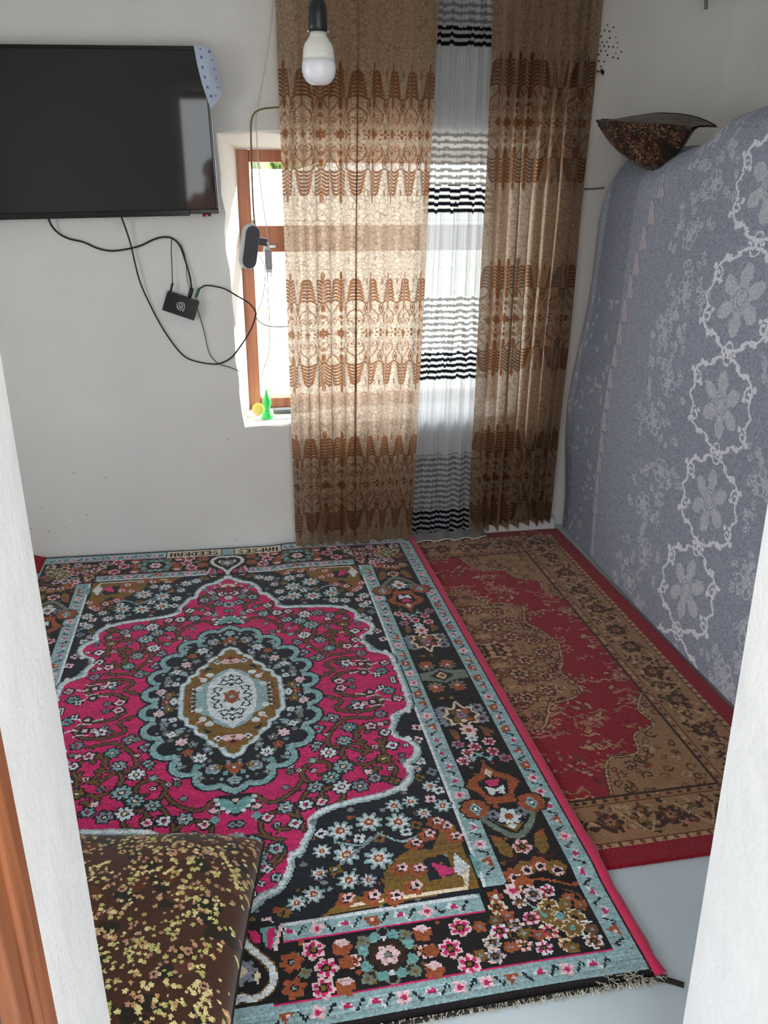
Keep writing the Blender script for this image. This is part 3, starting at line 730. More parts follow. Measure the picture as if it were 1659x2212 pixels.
def drape_material(name, base, base_back, fig, fig_back, clear):
    """jacquard curtain: thin crackled ground that lets light and a hint of the view through, dense satin figure"""
    mt = bpy.data.materials.new(name); mt.use_nodes = True; nt = mt.node_tree; N = nt.nodes.new; Lk = nt.links.new
    pr = nt.nodes['Principled BSDF']; out = nt.nodes['Material Output']
    at_ = N('ShaderNodeAttribute'); at_.attribute_name = 'Figure'
    uv = N('ShaderNodeUVMap'); uv.uv_map = 'cloth'
    nz = N('ShaderNodeTexNoise'); nz.inputs['Scale'].default_value = 60; nz.inputs['Detail'].default_value = 2
    ad = N('ShaderNodeVectorMath'); ad.operation = 'MULTIPLY_ADD'; ad.inputs[1].default_value = (0.01, 0.01, 0); Lk(uv.outputs[0], nz.inputs['Vector'])
    Lk(nz.outputs['Color'], ad.inputs[0]); Lk(uv.outputs[0], ad.inputs[2])
    vo = N('ShaderNodeTexVoronoi'); vo.feature = 'DISTANCE_TO_EDGE'; vo.inputs['Scale'].default_value = 62; Lk(ad.outputs[0], vo.inputs['Vector'])
    ck = N('ShaderNodeMapRange'); ck.inputs['From Min'].default_value = 0.03; ck.inputs['From Max'].default_value = 0.09; ck.inputs['To Min'].default_value = 0.7; ck.inputs['To Max'].default_value = 0.0
    Lk(vo.outputs['Distance'], ck.inputs['Value'])
    def mixc(f, a, b_):
        q = N('ShaderNodeMix'); q.data_type = 'RGBA'; Lk(f, q.inputs['Factor'])
        for k, v in ((6, a), (7, b_)):
            if hasattr(v, 'name'): Lk(v, q.inputs[k])
            else: q.inputs[k].default_value = (*lin(v), 1)
        return q.outputs[2]
    dk = tuple(v * .8 for v in base); db = tuple(v * .62 for v in base_back)
    front = mixc(at_.outputs['Fac'], mixc(ck.outputs[0], base, dk), fig)
    back = mixc(at_.outputs['Fac'], mixc(ck.outputs[0], base_back, db), fig_back)
    Lk(front, pr.inputs['Base Color'])
    rr = N('ShaderNodeMapRange'); rr.inputs['To Min'].default_value = 0.55; rr.inputs['To Max'].default_value = 0.36; Lk(at_.outputs['Fac'], rr.inputs['Value']); Lk(rr.outputs[0], pr.inputs['Roughness'])
    pr.inputs['Specular IOR Level'].default_value = 0.5; pr.inputs['Sheen Weight'].default_value = 0.15
    tr = N('ShaderNodeBsdfTranslucent'); Lk(back, tr.inputs['Color'])
    m1 = N('ShaderNodeMixShader'); m1.inputs[0].default_value = 0.46; Lk(pr.outputs[0], m1.inputs[1]); Lk(tr.outputs[0], m1.inputs[2])
    tp = N('ShaderNodeBsdfTransparent'); tp.inputs['Color'].default_value = (1, .97, .92, 1)
    mxx = N('ShaderNodeMath'); mxx.operation = 'MAXIMUM'; Lk(at_.outputs['Fac'], mxx.inputs[0]); Lk(ck.outputs[0], mxx.inputs[1])
    f = N('ShaderNodeMapRange'); f.inputs['To Min'].default_value = clear; f.inputs['To Max'].default_value = 0.02; Lk(mxx.outputs[0], f.inputs['Value'])
    m2 = N('ShaderNodeMixShader'); Lk(f.outputs[0], m2.inputs[0]); Lk(m1.outputs[0], m2.inputs[1]); Lk(tp.outputs[0], m2.inputs[2])
    Lk(m2.outputs[0], out.inputs['Surface'])
    return mt


M_DRAPE = drape_material('tan_jacquard', (126, 104, 72), (255, 226, 204), (68, 43, 22), (172, 104, 50), 0.13)


def sheer_material():
    mt = bpy.data.materials.new('striped_sheer'); mt.use_nodes = True; nt = mt.node_tree; N = nt.nodes.new; Lk = nt.links.new
    pr = nt.nodes['Principled BSDF']; out = nt.nodes['Material Output']; pr.inputs['Roughness'].default_value = 0.75; pr.inputs['Specular IOR Level'].default_value = .2
    d = N('ShaderNodeAttribute'); d.attribute_name = 'Dye'; o = N('ShaderNodeAttribute'); o.attribute_name = 'Dense'
    tr = N('ShaderNodeBsdfTranslucent'); Lk(d.outputs['Color'], pr.inputs['Base Color']); Lk(d.outputs['Color'], tr.inputs['Color'])
    m1 = N('ShaderNodeMixShader'); m1.inputs[0].default_value = .60; Lk(pr.outputs[0], m1.inputs[1]); Lk(tr.outputs[0], m1.inputs[2])
    tp = N('ShaderNodeBsdfTransparent'); m2 = N('ShaderNodeMixShader'); Lk(o.outputs['Fac'], m2.inputs[0]); Lk(tp.outputs[0], m2.inputs[1]); Lk(m1.outputs[0], m2.inputs[2])
    Lk(m2.outputs[0], out.inputs['Surface']); return mt


M_SHEER = sheer_material()
M_PILE = material('wool_pile', (255, 255, 255), rough=0.95, spec=0.1, attr='Dye', sheen=0.25)
M_VELVET = material('printed_velvet', (255, 255, 255), rough=0.85, spec=0.2, attr='Dye', sheen=0.2)
M_LACE = material('lace_cloth', (255, 255, 255), rough=0.95, spec=0.1, attr='Dye')
M_FRINGE = material('cotton_fringe', (190, 186, 172), rough=0.95)

# ------------------------------------------------------------------ the room
YB, XR, XL, ZC, YF0, YF1 = 3.53, 2.06, -1.55, 2.62, 0.48, 0.90
WX0, WX1, WZ0, WZ1 = 0.088, 1.25, 0.56, 1.652


def wall_with_hole(bm, x0, x1, z0, z1, y0, ym, y1, near, far, rough_edge=0.0, seed=0):
    """a thick wall with one splayed opening; near / far = its corners (left-low, right-low, right-high, left-high); the plaster edge is uneven by hand"""
    rg = np.random.default_rng(seed); n = 16; oc = [(x0, z0), (x1, z0), (x1, z1), (x0, z1)]; rings = []
    for y, src, j in ((y0, oc, 0), (y0, near, 1), (y0 + .014, near, 2), (ym, far, 3), (y1, far, 3), (y1, oc, 0)):
        pts = []
        for k in range(4):
            a, c = src[k], src[(k + 1) % 4]
            e = rg.normal(0, rough_edge * (j in (1, 2)), n); e[0] = 0
            for q, t in enumerate(np.linspace(0, 1, n, endpoint=False)):
                x, z = a[0] + (c[0] - a[0]) * t, a[1] + (c[1] - a[1]) * t; o = e[q] + (.007 if j == 1 else 0)
                if k == 0: z -= 0 if near[0][1] <= z0 + 1e-6 else o
                elif k == 1: x += o
                elif k == 2: z += o
                else: x -= o
                pts.append((x, y, z))
        rings.append([bm.verts.new(p) for p in pts])
    rings.append(rings[0])
    for A, B in zip(rings, rings[1:]):
        for k in range(len(A)):
            bm.faces.new((A[k], A[(k + 1) % len(A)], B[(k + 1) % len(A)], B[k]))
    bmesh.ops.recalc_face_normals(bm, faces=bm.faces)


b = new(); wall_with_hole(b, XL - .2, XR + .2, -.05, ZC + .05, YB, 3.795, YB + .42, ((.057, .557), (1.28, .557), (1.29, 1.697), (.021, 1.697)), ((WX0, WZ0), (WX1, WZ0), (WX1, WZ1), (WX0, WZ1)), 0.0035, 3); WALL_BACK = struct('wall_back', b, M_WALL)
b = new(); DH = ((-.2215, -.05), (.698, -.05), (.648, 2.06), (-.2235, 2.06)); wall_with_hole(b, XL - .2, XR + .2, -.05, ZC + .05, YF0, YF1 - .02, YF1, DH, DH, 0.0, 4); struct('wall_front', b, M_REVEAL)
b = new()
for y0, y1, z0, z1 in ((YF0, 1.45, -.05, ZC + .05), (2.45, YB + .3, -.05, ZC + .05), (1.45, 2.45, -.05, .90), (1.45, 2.45, 1.80, ZC + .05)): box(b, XL - .2, XL, y0, y1, z0, z1)  # gap left as an unseen side opening, added to brighten the room with daylight
struct('wall_left', b, M_WALL)
b = new(); box(b, XR, XR + .2, YF0, YB + .3, -.05, ZC + .05); struct('wall_right', b, M_WALL)
b = new(); box(b, XL - .2, XR + .2, YF0, YB + .42, ZC, ZC + .15); struct('ceiling', b, M_CEIL)
b = new(); box(b, XL - .2, XR + .2, YF0 - .02, YB + .02, -.06, 0); struct('floor', b, M_FLOOR)
b = new(); box(b, -14, 14, YB + .40, 16, -.12, -.02); struct('ground', b, M_GROUND)
b = new(); box(b, -14, 14, -16, YF0 - .02, -.12, 0); o = struct('ground', b, M_GROUND)

# low plaster ledge along the foot of the back wall in the right corner
b = new()
pts = [(1.10, 3.475), (1.14, 3.468), (1.2, 3.476), (1.3, 3.470), (1.40, 3.474), (1.47, 3.468), (1.485, 3.50), (1.485, 3.53), (1.10, 3.53)]
lo = [b.verts.new((x, y - .006, 0)) for x, y in pts]; hi = [b.verts.new((x, y + .004, .052 + .006 * math.sin(x * 31))) for x, y in pts]
for k in range(len(pts)): b.faces.new((lo[k], lo[(k + 1) % len(pts)], hi[(k + 1) % len(pts)], hi[k]))
b.faces.new(hi); b.faces.new(lo[::-1]); bmesh.ops.recalc_face_normals(b, faces=b.faces); bmesh.ops.bevel(b, geom=list(b.edges), offset=.006, segments=2, affect='EDGES')
struct('baseboard_back', b, M_WALL)

# window: brown wooden frame set deep in the wall, a middle rail, two sashes of glass
win = thing('window_1', 'brown wooden window with one middle rail, half hidden by the curtain', 'window', ((WX0 + WX1) / 2, 3.80, WZ0)); win['kind'] = 'structure'
del win['category']
def wpart(name, x0, x1, y0, y1, z0, z1, mt, parent=win, bev=.005):
    b = new(); box(b, x0, x1, y0, y1, z0, z1, bev); return obj(name, b, mt, parent)
for x0, x1 in ((WX0 - .004, WX0 + .052), (WX1 - .052, WX1 + .004)): wpart('stile', x0, x1, 3.80, 3.87, WZ0 + .002, WZ1 - .002, M_WOOD)
for z0, z1, nm in ((WZ1 - .050, WZ1 - .002, 'top_rail'), (1.245, 1.352, 'middle_rail'), (WZ0 + .002, WZ0 + .045, 'bottom_rail')): wpart(nm, WX0 + .053, WX1 - .053, 3.802, 3.868, z0, z1, M_WOOD)
for z0, z1 in ((1.353, WZ1 - .051), (WZ0 + .046, 1.244)): wpart('pane', WX0 + .0535, WX1 - .0535, 3.834, 3.838, z0, z1, M_GLASS, bev=0)
wpart('latch', WX0 + .10, WX0 + .15, 3.79, 3.80, 1.262, 1.276, M_SILVER, bev=.002)

# door frame at the outer face of the front wall
door = thing('door_1', 'brown wooden door frame beside the white reveal', 'door frame', (.23, .48, 0)); door['kind'] = 'structure'; del door['category']
def dpost(x0, x1, name='jamb_post'):
    b = new(); box(b, x0, x1, .575, .622, 0, 2.05, .005); box(b, x0 + .006 * (x0 > 0), x1 - .006 * (x0 < 0), .545, .575, 0, 2.05, .004); return obj(name, b, M_DOORWOOD, door)
dpost(-.2210, -.1995); dpost(.640, .70)
b = new(); box(b, -.198, .658, .545, .622, 2.02, 2.055, .006); obj('head_rail', b, M_DOORWOOD, door)
for x0, x1 in ((-.33, -.2215), (.682, .79)):
    b = new(); box(b, x0, x1, .455, .479, 0, 2.16, .006); obj('casing', b, M_DOORWOOD, door)
b = new(); box(b, -.33, .79, .455, .479, 2.161, 2.26, .006); obj('casing', b, M_DOORWOOD, door)

# courtyard seen through the window: whitewashed block wall
cw = thing('wall_courtyard', 'whitewashed block wall across the courtyard', 'wall', (0.5, 7.5, 0)); cw['kind'] = 'structure'; del cw['category']
b = new(); box(b, -3, 5, 7.506, 7.7, -.1, 1.60); obj('backing', b, M_BLOCK, cw)
rg = np.random.default_rng(8); blk = None
for r in range(8):
    for k in range(10):
        x = -.6 + k * .405 + (r % 2) * .2; z = r * .2
        if blk is None:
            b = new(); box(b, -.2005, .2005, -.028, .0055, 0.002, .198, .003); blk = obj('block', b, M_BLOCK); o = blk
        else:
            o = blk.copy(); C.objects.link(o)
        o.location = (x, 7.50 + rg.uniform(-.004, .004), z); o.parent = cw; o.matrix_parent_inverse = cw.matrix_world.inverted()

# porch outside the door: white wall, and unseen roof added to block sky light
b = new(); box(b, -2.6, 3.2, -1.7, YF0 - .002, 2.70, 2.82); struct('sky_shade_roof', b, M_CEIL)
b = new(); box(b, 1.9, 2.1, -1.7, YF0 - .002, -.02, 2.70); struct('wall_porch', b, M_REVEAL)

# ------------------------------------------------------------------ carpets
def rug_sheet(name, cols, R, zfun, corners, thick, wob=0.0):
    """pile sheet with skirt; corners = (near-left, near-right, far-left, far-right) on the floor"""
    ny, nx = cols.shape[:2]
    u = np.linspace(0, 1, nx + 1); v = np.linspace(0, 1, ny + 1)
    U, Vv = np.meshgrid(u, v); NL, NR, FL, FR = [np.array(p) for p in corners]
    XY = (1 - Vv)[..., None] * ((1 - U)[..., None] * NL + U[..., None] * NR) + Vv[..., None] * ((1 - U)[..., None] * FL + U[..., None] * FR)
    XY[..., 1] += wob * np.sin(U * 9.0) * (1 - Vv) ** 6
    Z = zfun(XY[..., 0], XY[..., 1]) + thick + .0012 * np.random.default_rng(1).random(U.shape)
    V = np.concatenate([XY, Z[..., None]], -1)
    # skirt down to the floor
    V = np.concatenate([V[:1], V, V[-1:]], 0); V[0, :, 2] -= thick + .0005; V[-1, :, 2] -= thick + .0005
    V = np.concatenate([V[:, :1], V, V[:, -1:]], 1); V[:, 0, 2] = np.minimum(V[:, 0, 2], V[:, 1, 2] - thick); V[:, -1, 2] = np.minimum(V[:, -1, 2], V[:, -2, 2] - thick)
    cc = np.concatenate([cols[:1], cols, cols[-1:]], 0); cc = np.concatenate([cc[:, :1], cc, cc[:, -1:]], 1)
    return grid_mesh(name, V, cc, 'FACE')


RED_T = .009
def under(x, y):
    s = lambda t: 1 / (1 + np.exp(-np.clip(t, -40, 40)))
    return .002 + .0095 * s((y - 1.425) / .012) * s((x - .18) / .02)


rc = thing('red_carpet', 'dark red carpet with tan floral border along the lace-covered stack, partly under the pink-edged carpet', 'carpet', (.83, 2.46, 0))
cols, R = red_carpet_dye(1.27, 2.03)
me = rug_sheet('pile', cols, R, lambda x, y: 0 * x + .001, ((.205, 1.440), (1.486, 1.440), (.200, 3.46), (1.484, 3.46)), RED_T - .001)
put(link('pile', me, None, [M_PILE]), rc)

bc = thing('patterned_carpet', 'large pink and black medallion carpet with a bright pink binding', 'carpet', (-.039, 2.335, 0))
cols, R = carpet_dye()
NLc, NRc, FLc, FRc = (-.895, 1.150), (.793, 1.146), (-.868, 3.522), (.762, 3.462)
me = rug_sheet('pile', cols, R, under, (NLc, NRc, FLc, FRc), .010, .004)
put(link('pile', me, None, [M_PILE]), bc)


def binding(x0, y0, x1, y1, side):
    b = new(); n = 60; prof = [(0, .001), (0, .013), (.006, .0175), (.016, .0175), (.024, .013), (.027, .004), (.026, .0)]
    rg = np.random.default_rng(3); rings = []
    for t in np.linspace(0, 1, n):
        w = 1 + .05 * rg.standard_normal()
        x, y = x0 + (x1 - x0) * t, y0 + (y1 - y0) * t; z = float(under(np.array(x), np.array(y)))
        rings.append([b.verts.new((x + side * px * w, y, z - .0015 + pz * (.9 + .1 * w))) for px, pz in prof])
    for A, B in zip(rings, rings[1:]):
        for k in range(len(prof)): b.faces.new((A[k], A[(k + 1) % len(prof)], B[(k + 1) % len(prof)], B[k]))
    b.faces.new(rings[0]); b.faces.new(rings[-1][::-1]); bmesh.ops.recalc_face_normals(b, faces=b.faces)
    return obj('binding', b, M_PINK, bc, True)
binding(NRc[0] + .001, NRc[1], FRc[0] + .001, FRc[1], 1); binding(NLc[0] - .001, NLc[1], FLc[0] - .001, FLc[1], -1)
# dark backing edge and loose cotton fringe along the near end
b = new(); rg = np.random.default_rng(6); pts = [(x, 1.144 + .004 * math.sin((x + .905) / 1.7 * 9) - .004, .004) for x in np.linspace(-.9, .80, 40)]
pts += [(.83, 1.128, .004), (.845, 1.118, .004)]
tube(b, pts, .0058, 6, 2); obj('backing_edge', b, material('black_backing', (34, 30, 26), rough=.95), bc)
b = new()
for k in range(900):
    x = rg.uniform(-.2, .82); y = 1.142; L = rg.uniform(.004, .014); a = rg.normal(-1.57, .6); w = .0006
    d = np.array([math.cos(a), math.sin(a)]); n = np.array([-d[1], d[0]]) * w; z = rg.uniform(.003, .012)
    q = [np.array([x, y]) + n, np.array([x, y]) - n, np.array([x, y]) + d * L - n, np.array([x, y]) + d * L + n]
    vs = [b.verts.new((*p, z if i < 2 else rg.uniform(.001, z))) for i, p in enumerate(q)]; b.faces.new(vs)
for k in range(36):
    x, y = rg.uniform(.68, .80), rg.uniform(1.135, 1.165); P = [np.array([x, y, .014])]
    for _ in range(3): P.append(P[-1] + np.array([rg.normal(0, .008), rg.normal(-.003, .007), rg.normal(0, .001)]))
    tube(b, P, .0007, 3, 2)
fr_ = obj('fringe', b, M_FRINGE, bc); fr_['kind'] = 'stuff'

# corner of a red cloth showing beyond the far left end of the big carpet
b = new(); NX, NY = 14, 10; V = [[None] * NX for _ in range(NY)]
for j in range(NY):
    for i in range(NX):
        x = -1.02 + .20 * i / (NX - 1); y = 3.36 + .155 * j / (NY - 1)
        z = .012 + .028 * math.exp(-((x + .90) / .06) ** 2) * (.6 + .4 * math.sin(y * 40)) * (1 if 0 < j else .4)
        V[j][i] = b.verts.new((x, y, z))
for j in range(NY - 1):
    for i in range(NX - 1): b.faces.new((V[j][i], V[j][i + 1], V[j + 1][i + 1], V[j + 1][i]))
r = bmesh.ops.extrude_face_region(b, geom=list(b.faces)); bmesh.ops.translate(b, verts=[v for v in r['geom'] if isinstance(v, bmesh.types.BMVert)], vec=(0, 0, -.011)); bmesh.ops.recalc_face_normals(b, faces=b.faces)
tag(obj('floor_cloth', b, M_REDCLOTH, None, True), 'crumpled red cloth at the far left corner of the pink and black carpet', 'cloth')

# ------------------------------------------------------------------ curtains
MOT = curtain_motif()


def drape(name, label, xl, xr, ztop, zbot, S, nf, amp, centres, pitch, y0, seed, phase, warp):
    rg = np.random.default_rng(seed); nu = int(S / .0021)
    # fine rows where the figure is, wide rows on the plain ground
    zs = []; z = ztop
    while z > 0.0:
        zs.append(z); z -= .0023 if any(abs(z - c) < .25 for c in centres) else .009
    zs = np.array(zs); u = np.linspace(0, 1, nu); U, Z = np.meshgrid(u, zs)
    k = np.sort(rg.uniform(.6, 1.4, nf)); rg.shuffle(k); edge = np.concatenate([[0], np.cumsum(k)]) / k.sum()
    ph = np.interp(u, edge, np.arange(nf + 1)); am = amp * rg.uniform(.65, 1.3, nf + 1)
    A = np.interp(ph, np.arange(nf + 1), am)
    p = 2 * np.pi * ph
    wv = np.cos(p + .55 * np.sin(p)); wave = A * wv
    low = np.clip((1.6 - Z) / 1.6, 0, 1)
    sway = .006 * np.sin(3 * Z + 9 * U) + .004 * np.sin(7 * Z - 15 * U)
    zb = zbot(U); zz = np.maximum(Z, 0); t = (ztop - zz) / ztop; zz = ztop - t * (ztop - zb)
    X = xl(zz) + (xr(zz) - xl(zz)) * (U + warp * np.sin(2 * np.pi * (ph[None, :] + .02 * Z)) * (A / amp)[None, :] * (.8 + .3 * low) * np.sin(np.pi * U) ** .35) ; Y = y0 + wave[None, :] * (.85 + .3 * low) + sway
    V = np.stack([X, Y, zz], -1)
    # figure: every column of the damask, mirrored left-right and up-down
    s = U * S * 1000.0; P = pitch * 1000.0
    sx = np.abs((s + phase * P) % P - P / 2) * (50.0 / (P / 2))
    fig = np.zeros_like(U)
    for c in centres:
        dz = np.abs(zz - c) * 1000.0
        i = np.clip(sx / .5 - .5, 0, MOT.shape[1] - 1.001); j = np.clip(dz / .5 - .5, 0, MOT.shape[0] - 1.001)
        i0, j0 = i.astype(int), j.astype(int); fi, fj = i - i0, j - j0
        val = (MOT[j0, i0] * (1 - fi) + MOT[j0, i0 + 1] * fi) * (1 - fj) + (MOT[j0 + 1, i0] * (1 - fi) + MOT[j0 + 1, i0 + 1] * fi) * fj
        fig = np.maximum(fig, np.where(dz < 244, val, 0))
    uv = np.stack([U * S, zz], -1)
    me = grid_mesh(name, V, None, extra={'Figure': fig}, uv=uv)
    return tag(link(name, me, None, [M_DRAPE], True), label, 'curtain', None)


lin2 = lambda z, a, b: b + (a - b) * np.clip(z / 2.2, 0, 1)
drape('brown_curtain', 'tan curtain with brown damask bands, backlit in front of the window', lambda z: lin2(z, .246, .250), lambda z: lin2(z, .842, .775), 2.50, lambda u: .014 + .010 * np.sin(u * 40),
      .80, 10, .0165, (1.695, .955, .30), .094, 3.425, 21, .3, .021)
drape('brown_curtain', 'tan curtain with brown damask bands, hanging in deep folds beside the lace-covered stack', lambda z: lin2(z, 1.045, 1.045), lambda z: lin2(z, 1.470, 1.425), 2.50, lambda u: .046 + .026 * u + .003 * np.sin(u * 30),
      .98, 9, .033, (1.745, 1.000, .30), .105, 3.402, 34, .1, .030)

# striped sheer between the two
sc = thing('sheer_curtain', 'white sheer curtain with grey and black horizontal stripes, between the two brown curtains', 'curtain', (.95, 3.48, 0))
rg = np.random.default_rng(12); nu = 190; zs = np.arange(2.50, .012, -.0052); u = np.linspace(0, 1, nu); U, Z = np.meshgrid(u, zs)
fold = .0075 * np.cos(2 * np.pi * 5.2 * u + .8 * np.sin(9 * u)) + .003 * np.cos(2 * np.pi * 17 * u + 2 * np.sin(13 * u))
xl_, xr_ = lin2(Z, .835, .775), lin2(Z, 1.10, 1.115)
V = np.stack([xl_ + (xr_ - xl_) * U, 3.500 + fold[None, :] * (.8 + .5 * (Z < 1.5)) - .02 * np.clip(.5 - Z, 0, 1), Z], -1)
dye = np.zeros(Z.shape + (3,)); dye[:] = lin((216, 220, 224)); dense = np.full(Z.shape, .90)
dense += .09 * np.cos(2 * np.pi * 31 * U + 3 * np.sin(5 * U)) * .6
pucker = .0022 * np.sin(2 * np.pi * 5.2 * U + 2 * np.sin(7 * U)) + .0006 * np.sin(2 * np.pi * 13 * U)
for top, blk_, end in ((2.33, 2.075, 2.01), (1.712, 1.52, 1.415), (1.085, .850, .735), (.395, .130, .008)):
    zz = Z + pucker
    m1 = (zz < top) & (zz > blk_); m2 = (zz <= blk_) & (zz > end)
    st = (((zz - end) / .0255) % 1.0) < .50; sb = (((zz - end) / .0255) % 1.0) < .62
    dye[m1 & st] = lin((140, 138, 140)); dense[m1 & st] = .97; dense[m1 & ~st] = .80
    dye[m2 & sb] = lin((22, 24, 34)); dense[m2 & sb] = 1.0; dense[m2 & ~sb] = .78
    for kk in (-.0, .0): pass
me = grid_mesh('fabric', V, dye, 'POINT', extra={'Dense': np.clip(dense, .3, 1)})
put(link('fabric', me, None, [M_SHEER], True), sc)
# scalloped white hem lying on the carpet
b = new(); n = 60; rows = 5; xs = np.linspace(.772, 1.118, n); H = []
for j in range(rows):
    t = j / (rows - 1); H.append([b.verts.new((x + .02 * t * (x - .95), 3.462 - .055 * t - .012 * t * abs(math.sin((x - .772) / .346 * math.pi * 4)), .034 - .016 * t + .004 * math.sin(x * 70))) for x in xs])
for j in range(rows - 1):
    for i in range(n - 1): b.faces.new((H[j][i], H[j][i + 1], H[j + 1][i + 1], H[j + 1][i]))
o = obj('hem', b, material('grey_hem', (120, 118, 116), rough=.9), sc, True)
b = new(); tube(b, [(v.x, v.y, v.z) for v in [bpy.data.meshes[o.data.name].vertices[(rows - 1) * n + i].co for i in range(n)]], .0028, 5, 2); obj('hem_cord', b, M_WIRE, sc)

# curtain rail
b = new(); tube(b, [(.10, 3.462, 2.508), (.8, 3.462, 2.508), (1.60, 3.462, 2.508)], .012, 10, 4)
rail = tag(obj('curtain_rail', b, M_WHITE, None, True), 'round white rail carrying the curtains above the window', 'rail')
for x in (.12, 1.58):
    b = new(); box(b, x - .012, x + .012, 3.462, 3.531, 2.496, 2.520, .003); obj('bracket', b, M_WHITE, rail)

# ------------------------------------------------------------------ lace-covered bedding stack along the right wall
Y_END, Y_NEAR = 3.50, 1.62
def top_z(y): return np.interp(y, [1.6, 2.31, 2.58, 2.74, 2.90, 3.1, 3.36], [1.765, 1.775, 1.765, 1.748, 1.672, 1.630, 1.660])
def end_y(z): return np.interp(z, [0, .6, 1.15, 1.38, 1.5, 1.62, 1.7], [3.525, 3.525, 3.505, 3.50, 3.46, 3.40, 3.37])
RL = .0045
tone = lace_tone(Y_NEAR, 3.56, 1.80, RL)
nyv = int((Y_END - Y_NEAR) / RL)
ty = np.linspace(0, 1, nyv); nz = int(1.62 / RL); tz = np.linspace(0, 1, nz)
TY, TZ = np.meshgrid(ty, tz)
for _ in range(2): pass
Yn = Y_NEAR + .0
zt = top_z(Y_NEAR + (3.40 - Y_NEAR) * TY)
Zf = .015 + (zt - .015) * TZ
Yf = Yn + (end_y(Zf) - Yn) * TY
bul = .018 * np.sin(Zf * 6.5 + 1.0) * np.sin((Yf - 1.6) * 2.1) + .010 * np.sin(Yf * 9 + Zf * 3) * np.clip(Zf, 0, 1) + .02 * np.sin(np.pi * np.clip(Zf / 1.6, 0, 1))
rnd = .14; dtop = np.clip((Zf - (zt - rnd)) / rnd, 0, 1); dend = np.clip((Yf - (end_y(Zf) - .06)) / .06, 0, 1)
Xf = 1.505 + .055 * Zf / 1.6 - bul + rnd * (1 - np.sqrt(np.clip(1 - dtop ** 2, 0, 1))) + .06 * (1 - np.sqrt(np.clip(1 - dend ** 2, 0, 1)))
Xf += .012 * np.exp(-((Yf - 3.39) / .03) ** 2) * np.clip((Zf - 1.2) * 4, 0, 1)
Vf = np.stack([Xf, Yf, Zf], -1)
# carry the cloth back to the wall over the top
K = 14; back = [Vf[-1] + (np.stack([np.full(nyv, 2.055), Vf[-1, :, 1], Vf[-1, :, 2] + .02], -1) - Vf[-1]) * (k / K) for k in range(1, K + 1)]
V = np.concatenate([Vf, np.array(back)], 0)
endw = lambda Vc, ys: np.array([[np.stack([Vc[:, 0] + (2.055 - Vc[:, 0]) * f, Vc[:, 1] * 0 + ys(Vc[:, 1], f), Vc[:, 2]], -1)] for f in (1.0, .6, .25)])[:, 0]
lft = endw(V[:, -1], lambda y, f: y + .004 * f); rgt = endw(V[:, 0], lambda y, f: y - .004 * f)
V = np.concatenate([rgt.transpose(1, 0, 2), V, lft[::-1].transpose(1, 0, 2)], 1)
jj = np.clip(((V[:-1, :-1, 2] + np.where(np.arange(V.shape[0] - 1) >= nz, (np.arange(V.shape[0] - 1) - nz) * .035, 0)[:, None]) / RL).astype(int), 0, tone.shape[0] - 1); ii = np.clip(((V[:-1, :-1, 1] - Y_NEAR) / RL).astype(int), 0, tone.shape[1] - 1)
tn = tone[jj, ii][..., None]
c0, c1, c2 = lin((160, 166, 182)), lin((196, 201, 210)), lin((238, 240, 248))
dye = np.where(tn < .5, c0 + (c1 - c0) * np.clip(tn, -.35, .5) * 2, c1 + (c2 - c1) * (np.clip(tn, .5, 1.1) - .5) * 2)
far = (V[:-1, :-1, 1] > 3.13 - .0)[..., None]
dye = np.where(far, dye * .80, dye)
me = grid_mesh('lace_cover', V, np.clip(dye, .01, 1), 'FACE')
lc = thing('lace_cover', 'grey lace cloth with white medallions draped over a tall stack of bedding', 'bedspread', (1.75, 2.5, 0))
put(link('cloth', me, None, [M_LACE], True), lc)
# scalloped seam of pale leaf shapes running up the cloth
def on_front(y, z):
    j = int(np.clip((z - .015) / (float(top_z(y)) - .015) * (nz - 1), 0, nz - 1)); i = int(np.argmin(np.abs(Vf[j, :, 1] - y))); return Vf[j, i]
b = new(); zs = np.arange(.03, 1.52, .0905)
for z in zs:
    yb = np.interp(z, [0, .27, .57, .77, 1.02, 1.23, 1.45, 1.55], [3.118, 3.140, 3.148, 3.146, 3.105, 3.062, 3.005, 2.96])
    out = [(-.004, .0), (-.004, .09), (.012, .084), (.024, .062), (.020, .05), (.032, .034), (.040, .016), (.034, .004), (.016, .008)]
    vs = [];
    for dy, dz in out:
        p = on_front(yb - dy, z + dz); vs.append((p[0] - .004, yb - dy, z + dz))
    f_ = [b.verts.new(v) for v in vs]; b.faces.new(f_)
r = bmesh.ops.extrude_face_region(b, geom=list(b.faces)); bmesh.ops.translate(b, verts=[v for v in r['geom'] if isinstance(v, bmesh.types.BMVert)], vec=(.003, 0, 0)); bmesh.ops.recalc_face_normals(b, faces=b.faces)
obj('scalloped_seam', b, material('seam_lace', (186, 184, 194), rough=.95, noise=.15, nscale=200), lc)

